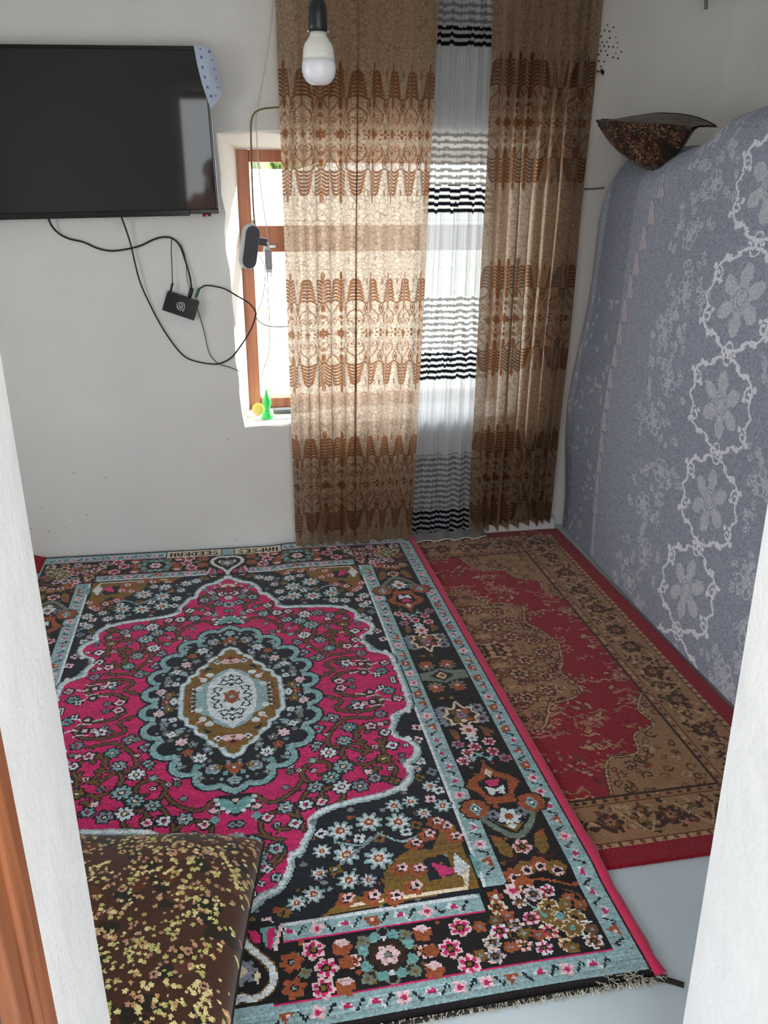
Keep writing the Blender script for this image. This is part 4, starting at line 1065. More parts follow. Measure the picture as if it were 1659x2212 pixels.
# ------------------------------------------------------------------ cushions
def pillow(name, w, d, h, dye, mat, puff=2.4, corner=.06, sag=0.0):
    n, m_ = dye.shape[1], dye.shape[0]
    u = np.linspace(-1, 1, n + 1); v = np.linspace(-1, 1, m_ + 1); U, W = np.meshgrid(u, v)
    prof = ((1 - np.abs(U) ** puff).clip(0) * (1 - np.abs(W) ** puff).clip(0)) ** .42
    X = U * w / 2 * (1 - corner * (1 - W ** 2)); Y = W * d / 2 * (1 - corner * (1 - U ** 2))
    Zt = h / 2 * prof + .006 * np.sin(U * 7 + 1) * np.sin(W * 6) * prof; Zb = -h / 2 * prof * (1 - sag)
    top = np.stack([X, Y, Zt], -1); bot = np.stack([X, Y, Zb], -1)
    me1 = grid_mesh(name, top, dye, 'FACE'); step = 6
    me2 = grid_mesh(name, bot[::step, ::step][:, ::-1], dye[::step, ::step][:bot[::step].shape[0] - 1, :bot[:, ::step].shape[1] - 1], 'FACE')
    return me1, me2, (X, Y)


def cushion(name, label, w, d, h, R, seed, base, size, M, puff, corner, sag=0.0, cords=False, bend=None):
    n, m_ = int(round(w / R / 6)) * 6, int(round(d / R / 6)) * 6
    me1, me2, _ = pillow(name, w, d, h, floral_dye(n, m_, R, seed, base, size), M_VELVET, puff, corner, sag)
    t = thing(name, label, 'cushion'); t.matrix_world = M; bpy.context.view_layer.update()
    if bend:
        for q in (me1, me2):
            co = np.empty(len(q.vertices) * 3, np.float32); q.vertices.foreach_get('co', co); q.vertices.foreach_set('co', bend(co.reshape(-1, 3)).reshape(-1).astype(np.float32)); q.update()
    a = link('cover', me1, t, [M_VELVET], True); c = link('underside', me2, t, [M_VELVET], True)
    b = new(); P = []
    for k in range(4):
        for s in np.linspace(-1, 1, 14, endpoint=False):
            uu, ww = ((s, -1), (1, s), (-s, 1), (-1, -s))[k]
            P.append((uu * w / 2 * (1 - corner * (1 - ww ** 2)), ww * d / 2 * (1 - corner * (1 - uu ** 2)), 0))
    P.append(P[0]); P = bend(np.array(P)) if bend else P; tube(b, P, .0035, 6, 1, raw=True)
    me = bpy.data.meshes.new('piping'); b.to_mesh(me); b.free(); link('piping', me, t, [M_SPECK], True)
    return t


FB = [(70, 40, 24), (36, 31, 18), (88, 48, 30), (226, 212, 150), (204, 158, 110), (186, 140, 116), (190, 190, 112), (64, 36, 20)]
Mx = Matrix.Translation((-.372, 1.272, .118)) @ Matrix.Rotation(math.radians(-9.5), 4, 'Z')
cushion('floor_cushion', 'plump brown cushion printed with small yellow flowers, lying on the carpet in front', .67, .68, .215, .0026, 7, FB, .0050, Mx, 3.6, .03, .0)
PB = [(46, 27, 20), (32, 23, 18), (66, 34, 26), (134, 112, 86), (110, 74, 54), (104, 56, 46), (92, 70, 48), (36, 24, 20)]
Lp, Rp = Vector((1.455, 3.34, 1.756)), Vector((1.715, 2.97, 1.716))
ex = (Rp - Lp).normalized(); nrm = Vector((0, 0, 1)); nrm = (nrm - ex * nrm.dot(ex)).normalized(); ey = nrm.cross(ex)
B = Matrix.Translation((Lp + Rp) / 2) @ Matrix((ex, ey, nrm)).transposed().to_4x4()


def droop(co):
    """a plump square stood on one corner, leaning back, its upper half slumped behind"""
    a = (co[..., 0] - co[..., 1]) * .7071 / .378; b_ = -(co[..., 0] + co[..., 1]) * .7071 / .378; aa = np.clip(np.abs(a), 0, .999)
    g = np.clip(b_ / (1 - aa + 1e-3), -1, 1)
    z = np.where(g > 0, -g * .150 * (1 - aa ** 1.9), -g * .042 * (1 - aa ** 2.2)) - .004 * (1 - aa)
    return np.stack([(a + .48 * np.clip(g, 0, 1) * (1 - aa)) * .198 - .016, -co[..., 2] * 1.0 + np.clip(-g, 0, 1) * .16 - .05 * np.clip(g, 0, 1), z], -1)
cushion('floral_pillow', 'dark brown floral pillow lying tilted on top of the lace-covered stack', .535, .535, .19, .0042, 9, PB, .0062, B, 2.6, .0, bend=droop)

# ------------------------------------------------------------------ television
TVM = Matrix.Translation((-.4915, 3.47, 1.684)) @ Matrix.Rotation(math.radians(-1.1), 4, 'Y')
tv = thing('television', 'black flat television on the white wall, paper over its upper right corner', 'television'); tv.matrix_world = TVM; bpy.context.view_layer.update()
def tpart(name, mt, *boxes, smooth=False):
    b = new()
    for bx in boxes: box(b, *bx[:6], bx[6] if len(bx) > 6 else .002)
    me = bpy.data.meshes.new(name); b.to_mesh(me); b.free(); return link(name, me, tv, [mt], smooth)
HW, HH = .4915, .284
M_SCREEN = material('screen_glass', (44, 48, 46), rough=0.045, spec=0.5)
tpart('bezel', M_BLACKGLOSS, (-HW, HW, -.012, .008, HH - .011, HH, .002), (-HW, HW - .108, -.012, .008, -HH, -HH + .022, .002), (HW - .108, HW, -.012, .008, -HH + .006, -HH + .022, .002), (-HW, -HW + .010, -.0115, .008, -HH + .0221, HH - .0111, .002), (HW - .009, HW, -.0115, .008, -HH + .0221, HH - .0111, .002))
tpart('screen', M_SCREEN, (-HW + .0101, HW - .0091, -.0065, .006, -HH + .0221, HH - .0111, .0005))
tpart('back_cover', M_BLACK, (-HW + .004, HW - .004, .0082, .022, -HH + .008, HH - .004, .004), (-.30, .30, .0222, .046, -.20, .16, .012))
tpart('wall_bracket', M_BLACK, (-.16, -.12, .0462, .0598, -.15, .15), (.12, .16, .0462, .0598, -.15, .15), (-.2, .2, .0462, .0598, .02, .05))
tpart('edge_strip', M_SILVER, (HW + .0002, HW + .0022, -.010, .006, -HH + .01, HH - .01, .0006))
tpart('sensor_box', M_BLACK, (HW - .062, HW - .03, -.011, .006, -HH - .004, -HH + .0058, .002))
b = new(); bmesh.ops.create_uvsphere(b, u_segments=10, v_segments=8, radius=.0034, matrix=Matrix.Translation((HW - .046, -.0118, -HH - .0)))
me = bpy.data.meshes.new('standby_light'); b.to_mesh(me); b.free()
M_LED = material('red_led', (255, 20, 40), rough=.3); M_LED.node_tree.nodes['Principled BSDF'].inputs['Emission Color'].default_value = (1, .02, .06, 1); M_LED.node_tree.nodes['Principled BSDF'].inputs['Emission Strength'].default_value = 1.2
link('standby_light', me, tv, [M_LED])

# dotted paper sleeve hooked over the corner of the television
b = new(); prof = [(418, 97), (426, 140), (436, 180), (455, 236), (468, 222), (480, 205), (477, 180), (466, 130), (452, 106), (440, 98)]
P = [at(px, py, 3.45) for px, py in prof]
M_PAPER = material('pale_blue_paper', (196, 206, 226), rough=.7); M_DOT = material('blue_print', (96, 120, 186), rough=.7)
ctr = np.mean(P, 0) - [0, .016, 0]; vs = [b.verts.new(p) for p in P]; cv = b.verts.new(ctr)
for k in range(len(vs)): b.faces.new((vs[k], vs[(k + 1) % len(vs)], cv))
r = bmesh.ops.extrude_face_region(b, geom=list(b.faces)); bmesh.ops.translate(b, verts=[v for v in r['geom'] if isinstance(v, bmesh.types.BMVert)], vec=(0, .004, 0)); bmesh.ops.recalc_face_normals(b, faces=b.faces)
paper = tag(obj('dotted_paper', b, M_PAPER), 'pale blue paper printed with blue dots over the upper right corner of the television', 'paper')
def on_paper(px, py):
    # nearest depth of the folded paper at that spot
    t = at(px, py, 3.45); best = 3.45
    for k in range(len(P)):
        A, B_, Cc = P[k], P[(k + 1) % len(P)], ctr
        den = (B_[2] - Cc[2]) * (A[0] - Cc[0]) + (Cc[0] - B_[0]) * (A[2] - Cc[2])
        l1 = ((B_[2] - Cc[2]) * (t[0] - Cc[0]) + (Cc[0] - B_[0]) * (t[2] - Cc[2])) / den; l2 = ((Cc[2] - A[2]) * (t[0] - Cc[0]) + (A[0] - Cc[0]) * (t[2] - Cc[2])) / den
        if l1 >= -.01 and l2 >= -.01 and 1 - l1 - l2 >= -.01: best = l1 * A[1] + l2 * B_[1] + (1 - l1 - l2) * Cc[1]
    return np.array([t[0], best, t[2]])
for px, py in ((433, 106), (435, 124), (438, 146), (443, 167), (449, 189), (456, 208), (452, 112), (458, 130), (463, 150), (467, 170), (470, 190), (466, 207)):
    b = new(); p = on_paper(px, py); rr = .0052 if px < 457 and py > 110 else .0032
    v = [b.verts.new((p[0] + rr * math.cos(a), p[1] - .0012, p[2] + rr * math.sin(a))) for a in np.linspace(0, 2 * np.pi, 10, endpoint=False)]; b.faces.new(v)
    obj('dot', b, M_DOT, paper)

# ------------------------------------------------------------------ set-top box hung on the wall
BM_ = Matrix.Translation(at(391, 660, 3.505)) @ Matrix.Rotation(math.radians(20.5), 4, 'Y')
stb = thing('set_top_box', 'small black receiver box with a silver rose emblem, hung tilted on the wall', 'receiver'); stb.matrix_world = BM_; bpy.context.view_layer.update()
def spart(name, b, mt, sm=False):
    me = bpy.data.meshes.new(name); b.to_mesh(me); b.free(); return link(name, me, stb, [mt], sm)
b = new(); box(b, -.063, .063, -.012, .0235, -.0375, .0375, .002); spart('case', b, M_BLACK)
b = new(); box(b, -.064, .064, -.0135, -.0122, -.0385, .0385, .0005); spart('front_panel', b, M_BLACKGLOSS)
b = new()
def petal(pts, w=.0017):
    Q = catmull([(x * .001, 0, z * .001) for x, z in pts], 6)
    for p, q in zip(Q, Q[1:]):
        d = q - p; n = np.array([-d[2], 0, d[0]]); n = n / (np.linalg.norm(n) + 1e-9) * w / 2; y = -.0142
        vs = [b.verts.new((e[0], y, e[2])) for e in (p + n, p - n, q - n, q + n)]; b.faces.new(vs)
for pts, w in (([(-2, 14), (-11, 10), (-16, 2), (-12, -8)], 2.6), ([(-14, -2), (-8, -9), (2, -9), (9, -3)], 2.4), ([(-13, -9), (-6, -15), (4, -16), (10, -12)], 3.0), ([(-2, 14), (6, 15), (12, 9), (12, 2)], 2.2),
               ([(12, 6), (16, -2), (12, -9)], 2.4), ([(-7, 8), (0, 11), (7, 7), (6, 0), (0, -3), (-6, 0), (-7, 8)], 1.8), ([(-3, 5), (2, 6), (3, 2), (-1, 1)], 1.5), ([(10, -6), (16, -12), (13, -18), (9, -14)], 2.0), ([(-10, 4), (-6, -3), (2, -6), (8, -1)], 1.5)):
    petal(pts, w * .001 * .62)
spart('rose_emblem', b, M_SILVER)
for x in (-.034, -.020, -.006, .008):
    b = new(); lathe(b, [(.0036, .0375), (.0036, .0425), (.0024, .043)], (x, .006, 0), 10); spart('jack', b, M_SILVER, True)
b = new(); lathe(b, [(.0052, .0375), (.0052, .046)], (.0515, .005, 0), 12); spart('antenna_socket', b, M_SILVER, True)

# cables on and in front of the wall
def cable(name, label, pts, r, mt, y=3.522, ys=None, n=7, cat='cable', group=None, seg=8):
    P = [at(px, py, (ys[i] if ys is not None else y)) for i, (px, py) in enumerate(pts)]
    b = new(); tube(b, P, r, seg, n); return tag(obj(name, b, mt, None, True), label, cat, group)
def plug(parent, name, p, q, r, mt):
    p, q = np.array(p), np.array(q); b = new(); tube(b, [p + (q - p) * t for t in (0, .12, .7, 1)], [r * .75, r, r, r * .6], 8, 1, raw=True); return obj(name, b, mt, parent, True)


hd = cable('video_cable', 'thick black cable looping from the television down to the top of the receiver box',
           [(104, 470), (112, 488), (128, 505), (150, 516), (180, 523), (210, 536), (240, 542), (275, 538), (305, 530), (330, 518), (352, 512), (372, 515), (388, 530), (400, 562), (410, 596), (414, 626)], .0036, M_CABLE, ys=[3.49, 3.505] + [3.520] * 12 + [3.516, 3.512])
plug(hd, 'plug', at(414.5, 622, 3.511), at(409.5, 643, 3.507), .0085, M_BLACK)
ac = cable('antenna_cable', 'long black cable looping from the television below the box and up to its green plug',
           [(262, 468), (272, 495), (283, 530), (291, 565), (303, 610), (325, 660), (350, 707), (378, 748), (400, 771), (425, 781), (455, 786), (475, 785), (500, 772), (525, 740), (543, 710), (551, 685), (551, 672), (538, 655), (510, 638), (485, 624), (460, 618), (443, 617), (431, 624)], .0030, M_CABLE,
           ys=[3.49, 3.502] + [3.512] * 3 + [3.522] * 8 + [3.49, 3.47, 3.46, 3.46, 3.47, 3.50, 3.515, 3.515, 3.512, 3.510])
plug(ac, 'green_plug', at(431, 622, 3.510), at(423, 643, 3.509), .0052, M_GREENPLUG)
pc = cable('power_lead', 'thin black lead hanging straight down into the left end of the receiver box', [(371, 516), (370, 535), (371, 560), (372, 590), (373, 612)], .0017, M_CABLE, ys=[3.5145, 3.5145, 3.5145, 3.512, 3.508])
plug(pc, 'plug', at(373, 611, 3.508), at(368, 632, 3.505), .0042, M_BLACK)
cable('signal_lead', 'thin dark lead beside the thick cable above the receiver box', [(376, 516), (392, 532), (401, 560), (403, 592), (406, 612), (411, 624)], .0012, M_CABLE, ys=[3.5265, 3.5265, 3.5265, 3.523, 3.519, 3.517])
cable('sill_lead', 'thin dark lead running from behind the receiver box down to the window reveal', [(425, 662), (432, 685), (440, 712), (450, 757), (460, 775), (474, 787), (495, 793), (517, 802)], .0016, M_CABLE, ys=[3.524] * 6 + [3.522, 3.522])
cable('pale_cable', 'pale cable running from the reveal behind the left curtain', [(551, 672), (556, 690), (572, 702), (595, 706), (625, 705)], .0026, M_WIRE, ys=[3.475, 3.48, 3.485, 3.49, 3.49])

# multi-way adapter hanging in front of the window
YD = 3.475
ad = thing('plug_adapter', 'grey oval multi-plug adapter hanging in front of the window', 'adapter', at(548, 533, YD))
def stadium(b, hw, hl, y0, y1, n=10):
    pts = [(hw * math.cos(a), (hl - hw) + hw * math.sin(a)) for a in np.linspace(0, math.pi, n)] + [(hw * math.cos(a), -(hl - hw) + hw * math.sin(a)) for a in np.linspace(math.pi, 2 * math.pi, n)]
    lo = [b.verts.new((x, y0, z)) for x, z in pts]; hi = [b.verts.new((x, y1, z)) for x, z in pts]
    for k in range(len(pts)): b.faces.new((lo[k], lo[(k + 1) % len(pts)], hi[(k + 1) % len(pts)], hi[k]))
    b.faces.new(lo[::-1]); b.faces.new(hi); bmesh.ops.recalc_face_normals(b, faces=b.faces)
AM = Matrix.Rotation(math.radians(10), 4, 'Y') @ Matrix.Rotation(math.radians(22), 4, 'Z')
def apart(name, b, mt, M=AM, sm=False):
    bmesh.ops.transform(b, matrix=Matrix.Translation((-.016, 0, 0)) @ M, verts=b.verts); me = bpy.data.meshes.new(name); b.to_mesh(me); b.free(); return link(name, me, ad, [mt], sm)
b = new(); stadium(b, .033, .085, -.014, .018); bmesh.ops.bevel(b, geom=[e for e in b.edges if abs(e.verts[0].co.y - e.verts[1].co.y) < 1e-6], offset=.004, segments=2, affect='EDGES'); apart('shell', b, M_WHITE)
b = new(); stadium(b, .0285, .080, -.0175, -.0142); apart('face_plate', b, M_GREY)
b = new(); box(b, .034, .072, -.012, .012, .012, .040, .003); apart('side_plug', b, M_GREY)
b = new(); box(b, .062, .080, -.010, .010, -.012, .028, .005); apart('plug_elbow', b, M_WHITE)
b = new(); lathe(b, [(.004, .084), (.006, .089), (.004, .10)], (0, 0, 0), 10); apart('cord_grip', b, M_WHITE)
ch = thing('phone_charger', 'small grey charger hanging below the plug adapter with pins pointing down', 'charger', at(580, 560, YD))
def cpart(name, b, mt): me = bpy.data.meshes.new(name); b.to_mesh(me); b.free(); return link(name, me, ch, [mt])
b = new(); box(b, -.0135, .0135, -.011, .011, -.036, .036, .003); cpart('case', b, M_GREY if False else material('pale_grey_plastic', (168, 162, 166), rough=.5))
b = new(); box(b, -.012, .012, -.010, .010, -.050, -.0362, .002); cpart('base', b, M_WHITE)
for x in (-.006, .008):
    b = new(); lathe(b, [(.0016, -.068), (.0022, -.066), (.0022, -.0502)], (x, 0, 0), 8); cpart('pin', b, M_SILVER)
b = new(); tube(b, [(0.002, 0, .036), (.004, 0, .05), (-.004, 0, .064)], .003, 8, 4); cpart('cord_grip', b, M_WHITE)
cable('adapter_cord', 'olive cord rising from the plug adapter and bending behind the left curtain', [(552, 496), (548, 460), (545, 400), (543, 330), (542, 290), (543, 262), (550, 244), (565, 236), (585, 233), (605, 232)], .0034, M_OLIVE, ys=[YD, YD, YD, YD, YD, YD, 3.47, 3.475, 3.48, 3.485], cat='cord')
cable('hanging_wire', 'thin white wire hanging from above past the adapter cord down to the charger', [(592, -30), (586, 50), (577, 120), (565, 190), (557, 236), (553, 262), (556, 320), (563, 400), (571, 460), (577, 500), (580, 528)], .0016, M_WIRE, ys=[3.50, 3.50, 3.50, 3.50, 3.49, 3.485, YD, YD, YD, YD, YD], cat='wire')
cable('window_wire', 'thin grey wire curving from the plug adapter down in front of the glass', [(558, 550), (568, 565), (573, 590), (568, 640), (556, 672), (552, 686)], .0014, M_GREY, ys=[YD, YD, YD, YD, YD, 3.47], cat='wire')
cable('window_wire', 'thin grey wire hanging straight from the charger pins to the sill', [(577, 588), (579, 640), (582, 700), (581, 760), (572, 790), (566, 812)], .0013, M_GREY, ys=[YD, 3.49, 3.51, 3.53, 3.55, 3.57], cat='wire')

# ------------------------------------------------------------------ things on the window sill
gb = thing('nozzle_bottle', 'bright green plastic bottle with a pointed nozzle on the window sill', 'bottle', (.160, 3.635, WZ0))
M_GREEN = material('green_plastic', (70, 225, 110), rough=.35)
def gpart(name, prof, mt):
    b = new(); lathe(b, prof, (0, 0, 0), 20); me = bpy.data.meshes.new(name); b.to_mesh(me); b.free(); return link(name, me, gb, [mt], True)
gpart('foot', [(.026, .0), (.027, .004), (.020, .018), (.016, .028), (.013, .031)], M_GREEN)
gpart('waist', [(.0125, .0312), (.011, .036), (.012, .045), (.0125, .049)], M_GREEN)
gpart('bulb', [(.0125, .0492), (.0175, .056), (.019, .072), (.0165, .086), (.011, .097), (.007, .108), (.0035, .124), (.002, .127)], M_GREEN)
tb = thing('lid_tub', 'small round cream tub with a yellow lid lying beside the green bottle', 'tub', (.122, 3.685, WZ0))
Mt = Matrix.Translation((0, 0, .026)) @ Matrix.Rotation(math.radians(70), 4, 'X')
b = new(); lathe(b, [(.024, -.012), (.026, -.008), (.026, .010)], (0, 0, 0), 22, Mt); me = bpy.data.meshes.new('tub'); b.to_mesh(me); b.free(); link('tub', me, tb, [material('cream_plastic', (236, 222, 180), rough=.45)], True)
b = new(); lathe(b, [(.027, .0102), (.027, .016), (.020, .018)], (0, 0, 0), 22, Mt); me = bpy.data.meshes.new('lid'); b.to_mesh(me); b.free(); link('lid', me, tb, [material('yellow_plastic', (240, 205, 110), rough=.45)], True)
b = new(); tube(b, [(.10, 3.60, WZ0 + .003), (.14, 3.585, WZ0 + .003), (.19, 3.588, WZ0 + .003), (.25, 3.59, WZ0 + .003), (.33, 3.62, WZ0 + .003)], .0018, 6, 6); tag(obj('sill_wire', b, M_WIRE, None, True), 'thin pale wire lying along the window sill', 'wire')
b = new(); box(b, .19, .37, 3.70, 3.735, WZ0 + .0005, WZ0 + .016, .004); st = tag(obj('cable_strip', b, material('grey_strip', (120, 124, 128), rough=.5)), 'flat grey strip lying on the sill behind the green bottle', 'strip')

# ------------------------------------------------------------------ hanging lamp
YL = 1.90; top = at(688, 68, YL); bot = at(688.5, 184, YL); LX = (top[0] + bot[0]) / 2
lamp = thing('pendant_lamp', 'white bulb in a black holder hanging on a white cord', 'lamp', (LX, YL, float(bot[2])))
hb = float(top[2] - bot[2])
def lpart(name, prof, mt, parent=None):
    b = new(); lathe(b, prof, (0, 0, 0), 32); me = bpy.data.meshes.new(name); b.to_mesh(me); b.free(); return link(name, me, parent or lamp, [mt], True)
M_BULB = material('bulb_housing', (214, 214, 206), rough=.45); M_DIFF = material('bulb_diffuser', (222, 222, 226), rough=.25)
r0 = .0345
lpart('diffuser', [(.004, .0), (.016, .0012), (.025, .006), (.0315, .015), (r0, .026), (.0338, .036), (.0322, .0455)], M_DIFF)
lpart('housing', [(.0321, .0458), (.031, .056), (.0300, .066), (.0275, .073), (.0215, .081), (.0172, hb - .008), (.0160, hb)], M_BULB)
lpart('holder', [(.0185, hb - .001), (.0190, hb + .010), (.0188, hb + .026), (.0185, hb + .040), (.0160, hb + .049), (.0120, hb + .056), (.006, hb + .058)], M_BLACK)
for a in (0, math.pi):
    b = new(); bmesh.ops.create_uvsphere(b, u_segments=8, v_segments=6, radius=.0026, matrix=Matrix.Translation((.0195 * math.cos(a), .0, hb + .0)))
    me = bpy.data.meshes.new('pin'); b.to_mesh(me); b.free(); link('pin', me, lamp, [M_SILVER], True)
b = new(); tube(b, [(-.002, 0, hb + .058), (-.006, .0, hb + .2), (-.004, .002, hb + .45), (0, 0, ZC - bot[2] - .012)], .0032, 8, 6); me = bpy.data.meshes.new('cord'); b.to_mesh(me); b.free(); link('cord', me, lamp, [M_WIRE], True)
lpart('ceiling_rose', [(.04, ZC - bot[2] - .022), (.045, ZC - bot[2] - .012), (.045, ZC - bot[2] - .0005)], M_WHITE)

# ------------------------------------------------------------------ small marks and fittings on the walls
b = new(); rg = np.random.default_rng(9)
for px, py in ((1297, 55), (1312, 54), (1325, 59), (1296, 68), (1306, 66), (1316, 68), (1298, 79), (1317, 82), (1330, 81), (1301, 92), (1311, 91), (1333, 92), (1296, 99), (1305, 100), (1315, 101), (1324, 102), (1334, 103), (1298, 110), (1308, 110), (1342, 112), (1330, 115), (1312, 119), (1324, 124), (1335, 126), (1293, 118), (1294, 132), (1305, 133), (1298, 144)):
    p = at(px, py, YB); rr = .0028 * rg.uniform(.8, 1.25)
    v = [b.verts.new((p[0] + rr * math.cos(a), YB - .0012, p[2] + rr * 1.2 * math.sin(a))) for a in np.linspace(0, 2 * np.pi, 7, endpoint=False)]
    w = b.verts.new((p[0], YB - .0026, p[2])); 
    for k in range(7): b.faces.new((v[k], v[(k + 1) % 7], w))
o = obj('specks', b, M_SPECK, WALL_BACK); o['kind'] = 'stuff'
b = new()
for px, py in ((188, 1112), (142, 1140), (160, 1022), (90, 1096), (68, 1142), (105, 1147), (492, 948), (510, 1165), (228, 1032)):
    p = at(px, py, YB); v = [b.verts.new((p[0] + .003 * math.cos(a), YB - .001, p[2] + .002 * math.sin(a))) for a in np.linspace(0, 2 * np.pi, 7, endpoint=False)]; b.faces.new(v)
o = obj('stain', b, material('wall_stain', (120, 116, 108), rough=.9), WALL_BACK); o['kind'] = 'stuff'
hk = at(1297, 160, YB)
b = new(); tube(b, [(hk[0] - .03, YB - .004, hk[2] + .012), (hk[0] - .008, YB - .014, hk[2] + .006), (hk[0] + .006, YB - .016, hk[2] + .008), (hk[0] + .012, YB + .001, hk[2] - .004)], [.002] * 4, 6, 1, raw=True)
hook = obj('wall_hook', b, M_BLACK, None, True); tag(hook, 'small black hook on the white wall beside the right-hand curtain', 'hook')
b = new(); tube(b, [(hk[0] - .006, YB - .017, hk[2] + .015), (hk[0] + .001, YB - .020, hk[2] + .004), (hk[0] + .003, YB - .016, hk[2] - .003)], [.004, .0075, .004], 8, 1, raw=True); obj('knob', b, M_BLACK, hook, True)
cable('wall_wire', 'thin grey wire stretched along the wall from the curtain to the lace cloth', [(1250, 409), (1282, 408), (1305, 406)], .0035, material('wall_wire_grey', (110, 112, 108), rough=.7), y=3.522, cat='wire')
p = at(1519, 22, YB); b = new(); tube(b, [(p[0] - .012, YB - .002, p[2] + .2), (p[0] - .006, YB - .018, p[2] + .06), (p[0], YB - .02, p[2])], .0075, 8, 4); tag(obj('wall_peg', b, material('peg_grey', (128, 126, 124), rough=.6), None, True), 'grey peg on the bare white wall above the floral pillow', 'peg')

# ------------------------------------------------------------------ courtyard things seen through the glass
yb = thing('yellow_rail', 'pale yellow rail in front of the whitewashed courtyard wall', 'rail', (.30, 6.2, -.02))
def ypart(name, *bx): b = new(); box(b, *bx, .004); return obj(name, b, M_YELLOW, yb)
ypart('top_bar', -.5, .36, 6.17, 6.23, .60, .66)
for x in (-.42, .13, .30): ypart('post', x - .02, x + .02, 6.18, 6.22, -.02, .599)
tr = thing('courtyard_tree', 'small leafy tree beyond the courtyard wall', 'tree', (.55, 8.6, -.02))
b = new(); tube(b, [(.55, 8.6, -.02), (.53, 8.6, .6), (.52, 8.6, 1.1), (.5, 8.6, 1.5)], [.05, .04, .03, .015], 8, 1, raw=True); obj('trunk', b, M_DOORWOOD, tr, True)
b = new(); rg = np.random.default_rng(2)
for k in range(900):
    v = rg.normal(0, 1, 3); v /= np.linalg.norm(v); p = np.array([.52, 8.6, 1.72]) + v * rg.uniform(.2, 1) * [.5, .45, .48]; a, c_ = rg.normal(0, 1, 3) * .035, rg.normal(0, 1, 3) * .035
    b.faces.new([b.verts.new(p + e) for e in (a, c_, -a, -c_)])
o = obj('foliage', b, M_LEAF, tr); o['kind'] = 'stuff'

# ------------------------------------------------------------------ the person with the phone, standing in the doorway and mirrored in the television
def skin(name, verts, edges, radii, mt, parent, root=0, sub=2):
    me = bpy.data.meshes.new(name); me.from_pydata([tuple(v) for v in verts], edges, []); me.update()
    o = link(name, me, None, [mt]); put(o, parent)
    md = o.modifiers.new('skin', 'SKIN'); md.use_smooth_shade = True
    for k, v in enumerate(me.skin_vertices[0].data): v.radius = (radii[k], radii[k]) if np.ndim(radii[k]) == 0 else radii[k]; v.use_root = (k == root)
    s = o.modifiers.new('sub', 'SUBSURF'); s.levels = sub; s.render_levels = sub
    return o


pe = thing('person', 'person in a pink top holding up a phone, mirrored in the television screen', 'person', (0, -.36, 0))
M_SKIN = material('skin', (186, 140, 116), rough=.55); M_HAIR = material('dark_hair', (22, 18, 16), rough=.5); M_TOP = material('pink_top', (206, 150, 146), rough=.85, noise=.08, nscale=40); M_TROU = material('dark_trousers', (48, 46, 54), rough=.9)
V, E, Rr = [], [], []
def chain(pts, rad, start=None):
    prev = start
    for p, r in zip(pts, rad):
        V.append(p); Rr.append(r); k = len(V) - 1
        if prev is not None: E.append((prev, k))
        prev = k
    return prev
chain([(0, -.36, .92)], [.13]); ch_ = chain([(0, -.365, 1.06), (0, -.37, 1.22), (0, -.37, 1.34)], [.115, .125, .10], 0)
nk = chain([(0, -.355, 1.42), (0, -.335, 1.47)], [.052, .055], ch_); chain([(0, -.315, 1.545), (0, -.312, 1.60), (0, -.318, 1.645)], [.082, .086, .06], nk)
for s in (-1, 1):
    w = chain([(s * .15, -.37, 1.355), (s * .20, -.345, 1.30), (s * .225, -.27, 1.15), (s * .16, -.16, 1.27), (s * .085, -.075, 1.40), (s * .07, -.05, 1.445)], [.06, .052, .040, .034, .026, (.030, .018)], ch_)
    for k, (dx, dz, L) in enumerate(((-.018, .012, .050), (-.006, .018, .056), (.006, .014, .052), (.016, .004, .042))):
        b0 = (s * (.068 + dx * .2), -.046, 1.462 + dz * .6); b1 = (s * (.074 + dx * .2), -.034, 1.462 + dz + L * .5); b2 = (s * (.064), -.024, 1.462 + dz + L * .75)
        chain([b0, b1, b2], [.0095, .0088, .0078], w)
    chain([(s * .055, -.048, 1.452), (s * .040, -.036, 1.470), (s * .034, -.026, 1.49)], [.011, .010, .009], w)
    chain([(s * .09, -.36, .86), (s * .10, -.35, .50), (s * .10, -.37, .10), (s * .10, -.35, .045), (s * .11, -.26, .03)], [.095, .062, .042, .042, .028], 0)
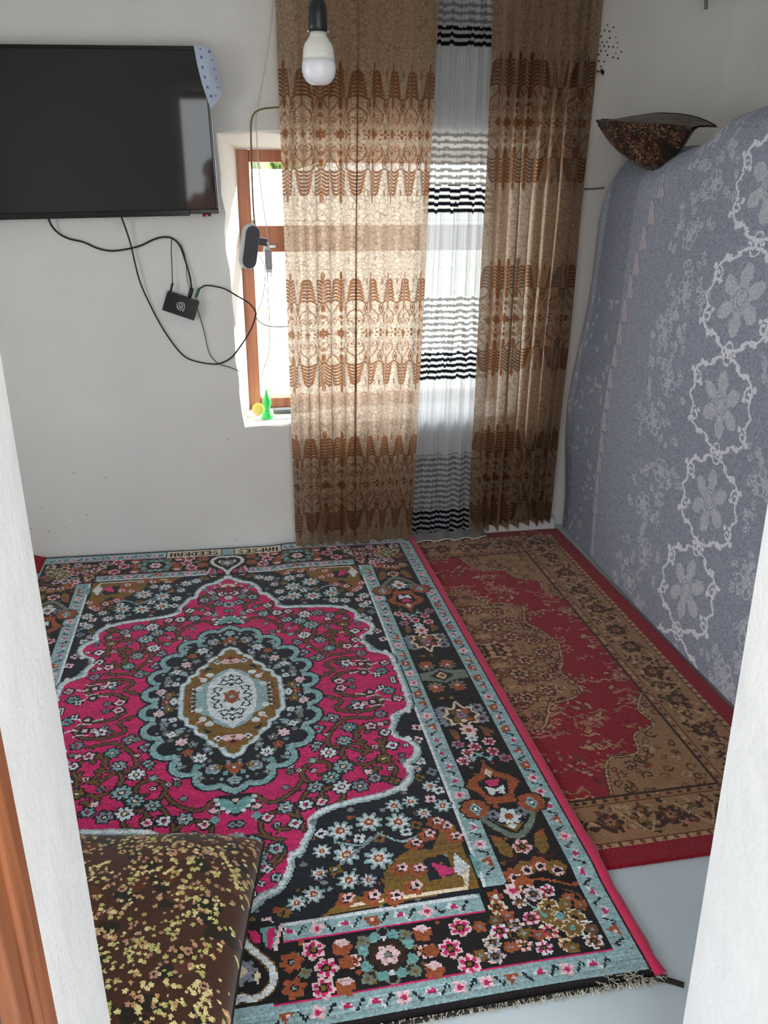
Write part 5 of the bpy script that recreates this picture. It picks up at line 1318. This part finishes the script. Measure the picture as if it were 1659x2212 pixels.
skin('body', V, E, Rr, M_SKIN, pe)
V, E, Rr = [], [], []
c0_ = chain([(0, -.36, .84), (0, -.36, .95), (0, -.365, 1.08), (0, -.37, 1.22), (0, -.37, 1.345), (0, -.362, 1.40)], [.165, .150, .135, .142, .118, .07])
for s in (-1, 1): chain([(s * .15, -.37, 1.36), (s * .205, -.345, 1.30), (s * .228, -.275, 1.16)], [.072, .064, .052], 4)
skin('top', V, E, Rr, M_TOP, pe)
V, E, Rr = [], [], []
chain([(0, -.36, .92)], [.14])
for s in (-1, 1): chain([(s * .09, -.36, .84), (s * .10, -.352, .50), (s * .10, -.37, .12)], [.108, .078, .066], 0)
skin('trousers', V, E, Rr, M_TROU, pe)
b = new(); bmesh.ops.create_uvsphere(b, u_segments=24, v_segments=16, radius=1)
for v in list(b.verts):
    if v.co.z < -.55 or (v.co.y > .35 and v.co.z < .45): b.verts.remove(v)
for v in b.verts: v.co = Vector((v.co.x * .094, -.325 + v.co.y * .100, 1.578 + v.co.z * .100))
obj('hair', b, M_HAIR, pe, True)
for s in (-1, 1):
    b = new(); bmesh.ops.create_uvsphere(b, u_segments=10, v_segments=8, radius=.0095, matrix=Matrix.Translation((s * .030, -.236, 1.572))); obj('eye', b, M_SPECK, pe, True)
b = new(); tube(b, [(0, -.236, 1.575), (0, -.222, 1.552), (0, -.216, 1.538), (0, -.232, 1.532)], [.006, .010, .013, .009], 10, 1, raw=True); obj('nose', b, M_SKIN, pe, True)
b = new(); tube(b, [(-.024, -.240, 1.510), (0, -.229, 1.512), (.024, -.240, 1.510)], [.003, .0065, .003], 8, 4 if False else 1, raw=True); obj('mouth', b, material('lips', (150, 84, 80), rough=.5), pe, True)
ph = thing('phone', 'dark phone held upright in both hands by the person mirrored in the television', 'phone', (.0, -.017, 1.515))
b = new(); box(b, -.036, .036, -.0215, -.0125, 1.44, 1.592, .003); obj('case', b, M_BLACK, ph)
b = new(); box(b, -.033, .033, -.0222, -.0216, 1.446, 1.586); obj('screen', b, M_GREY, ph)
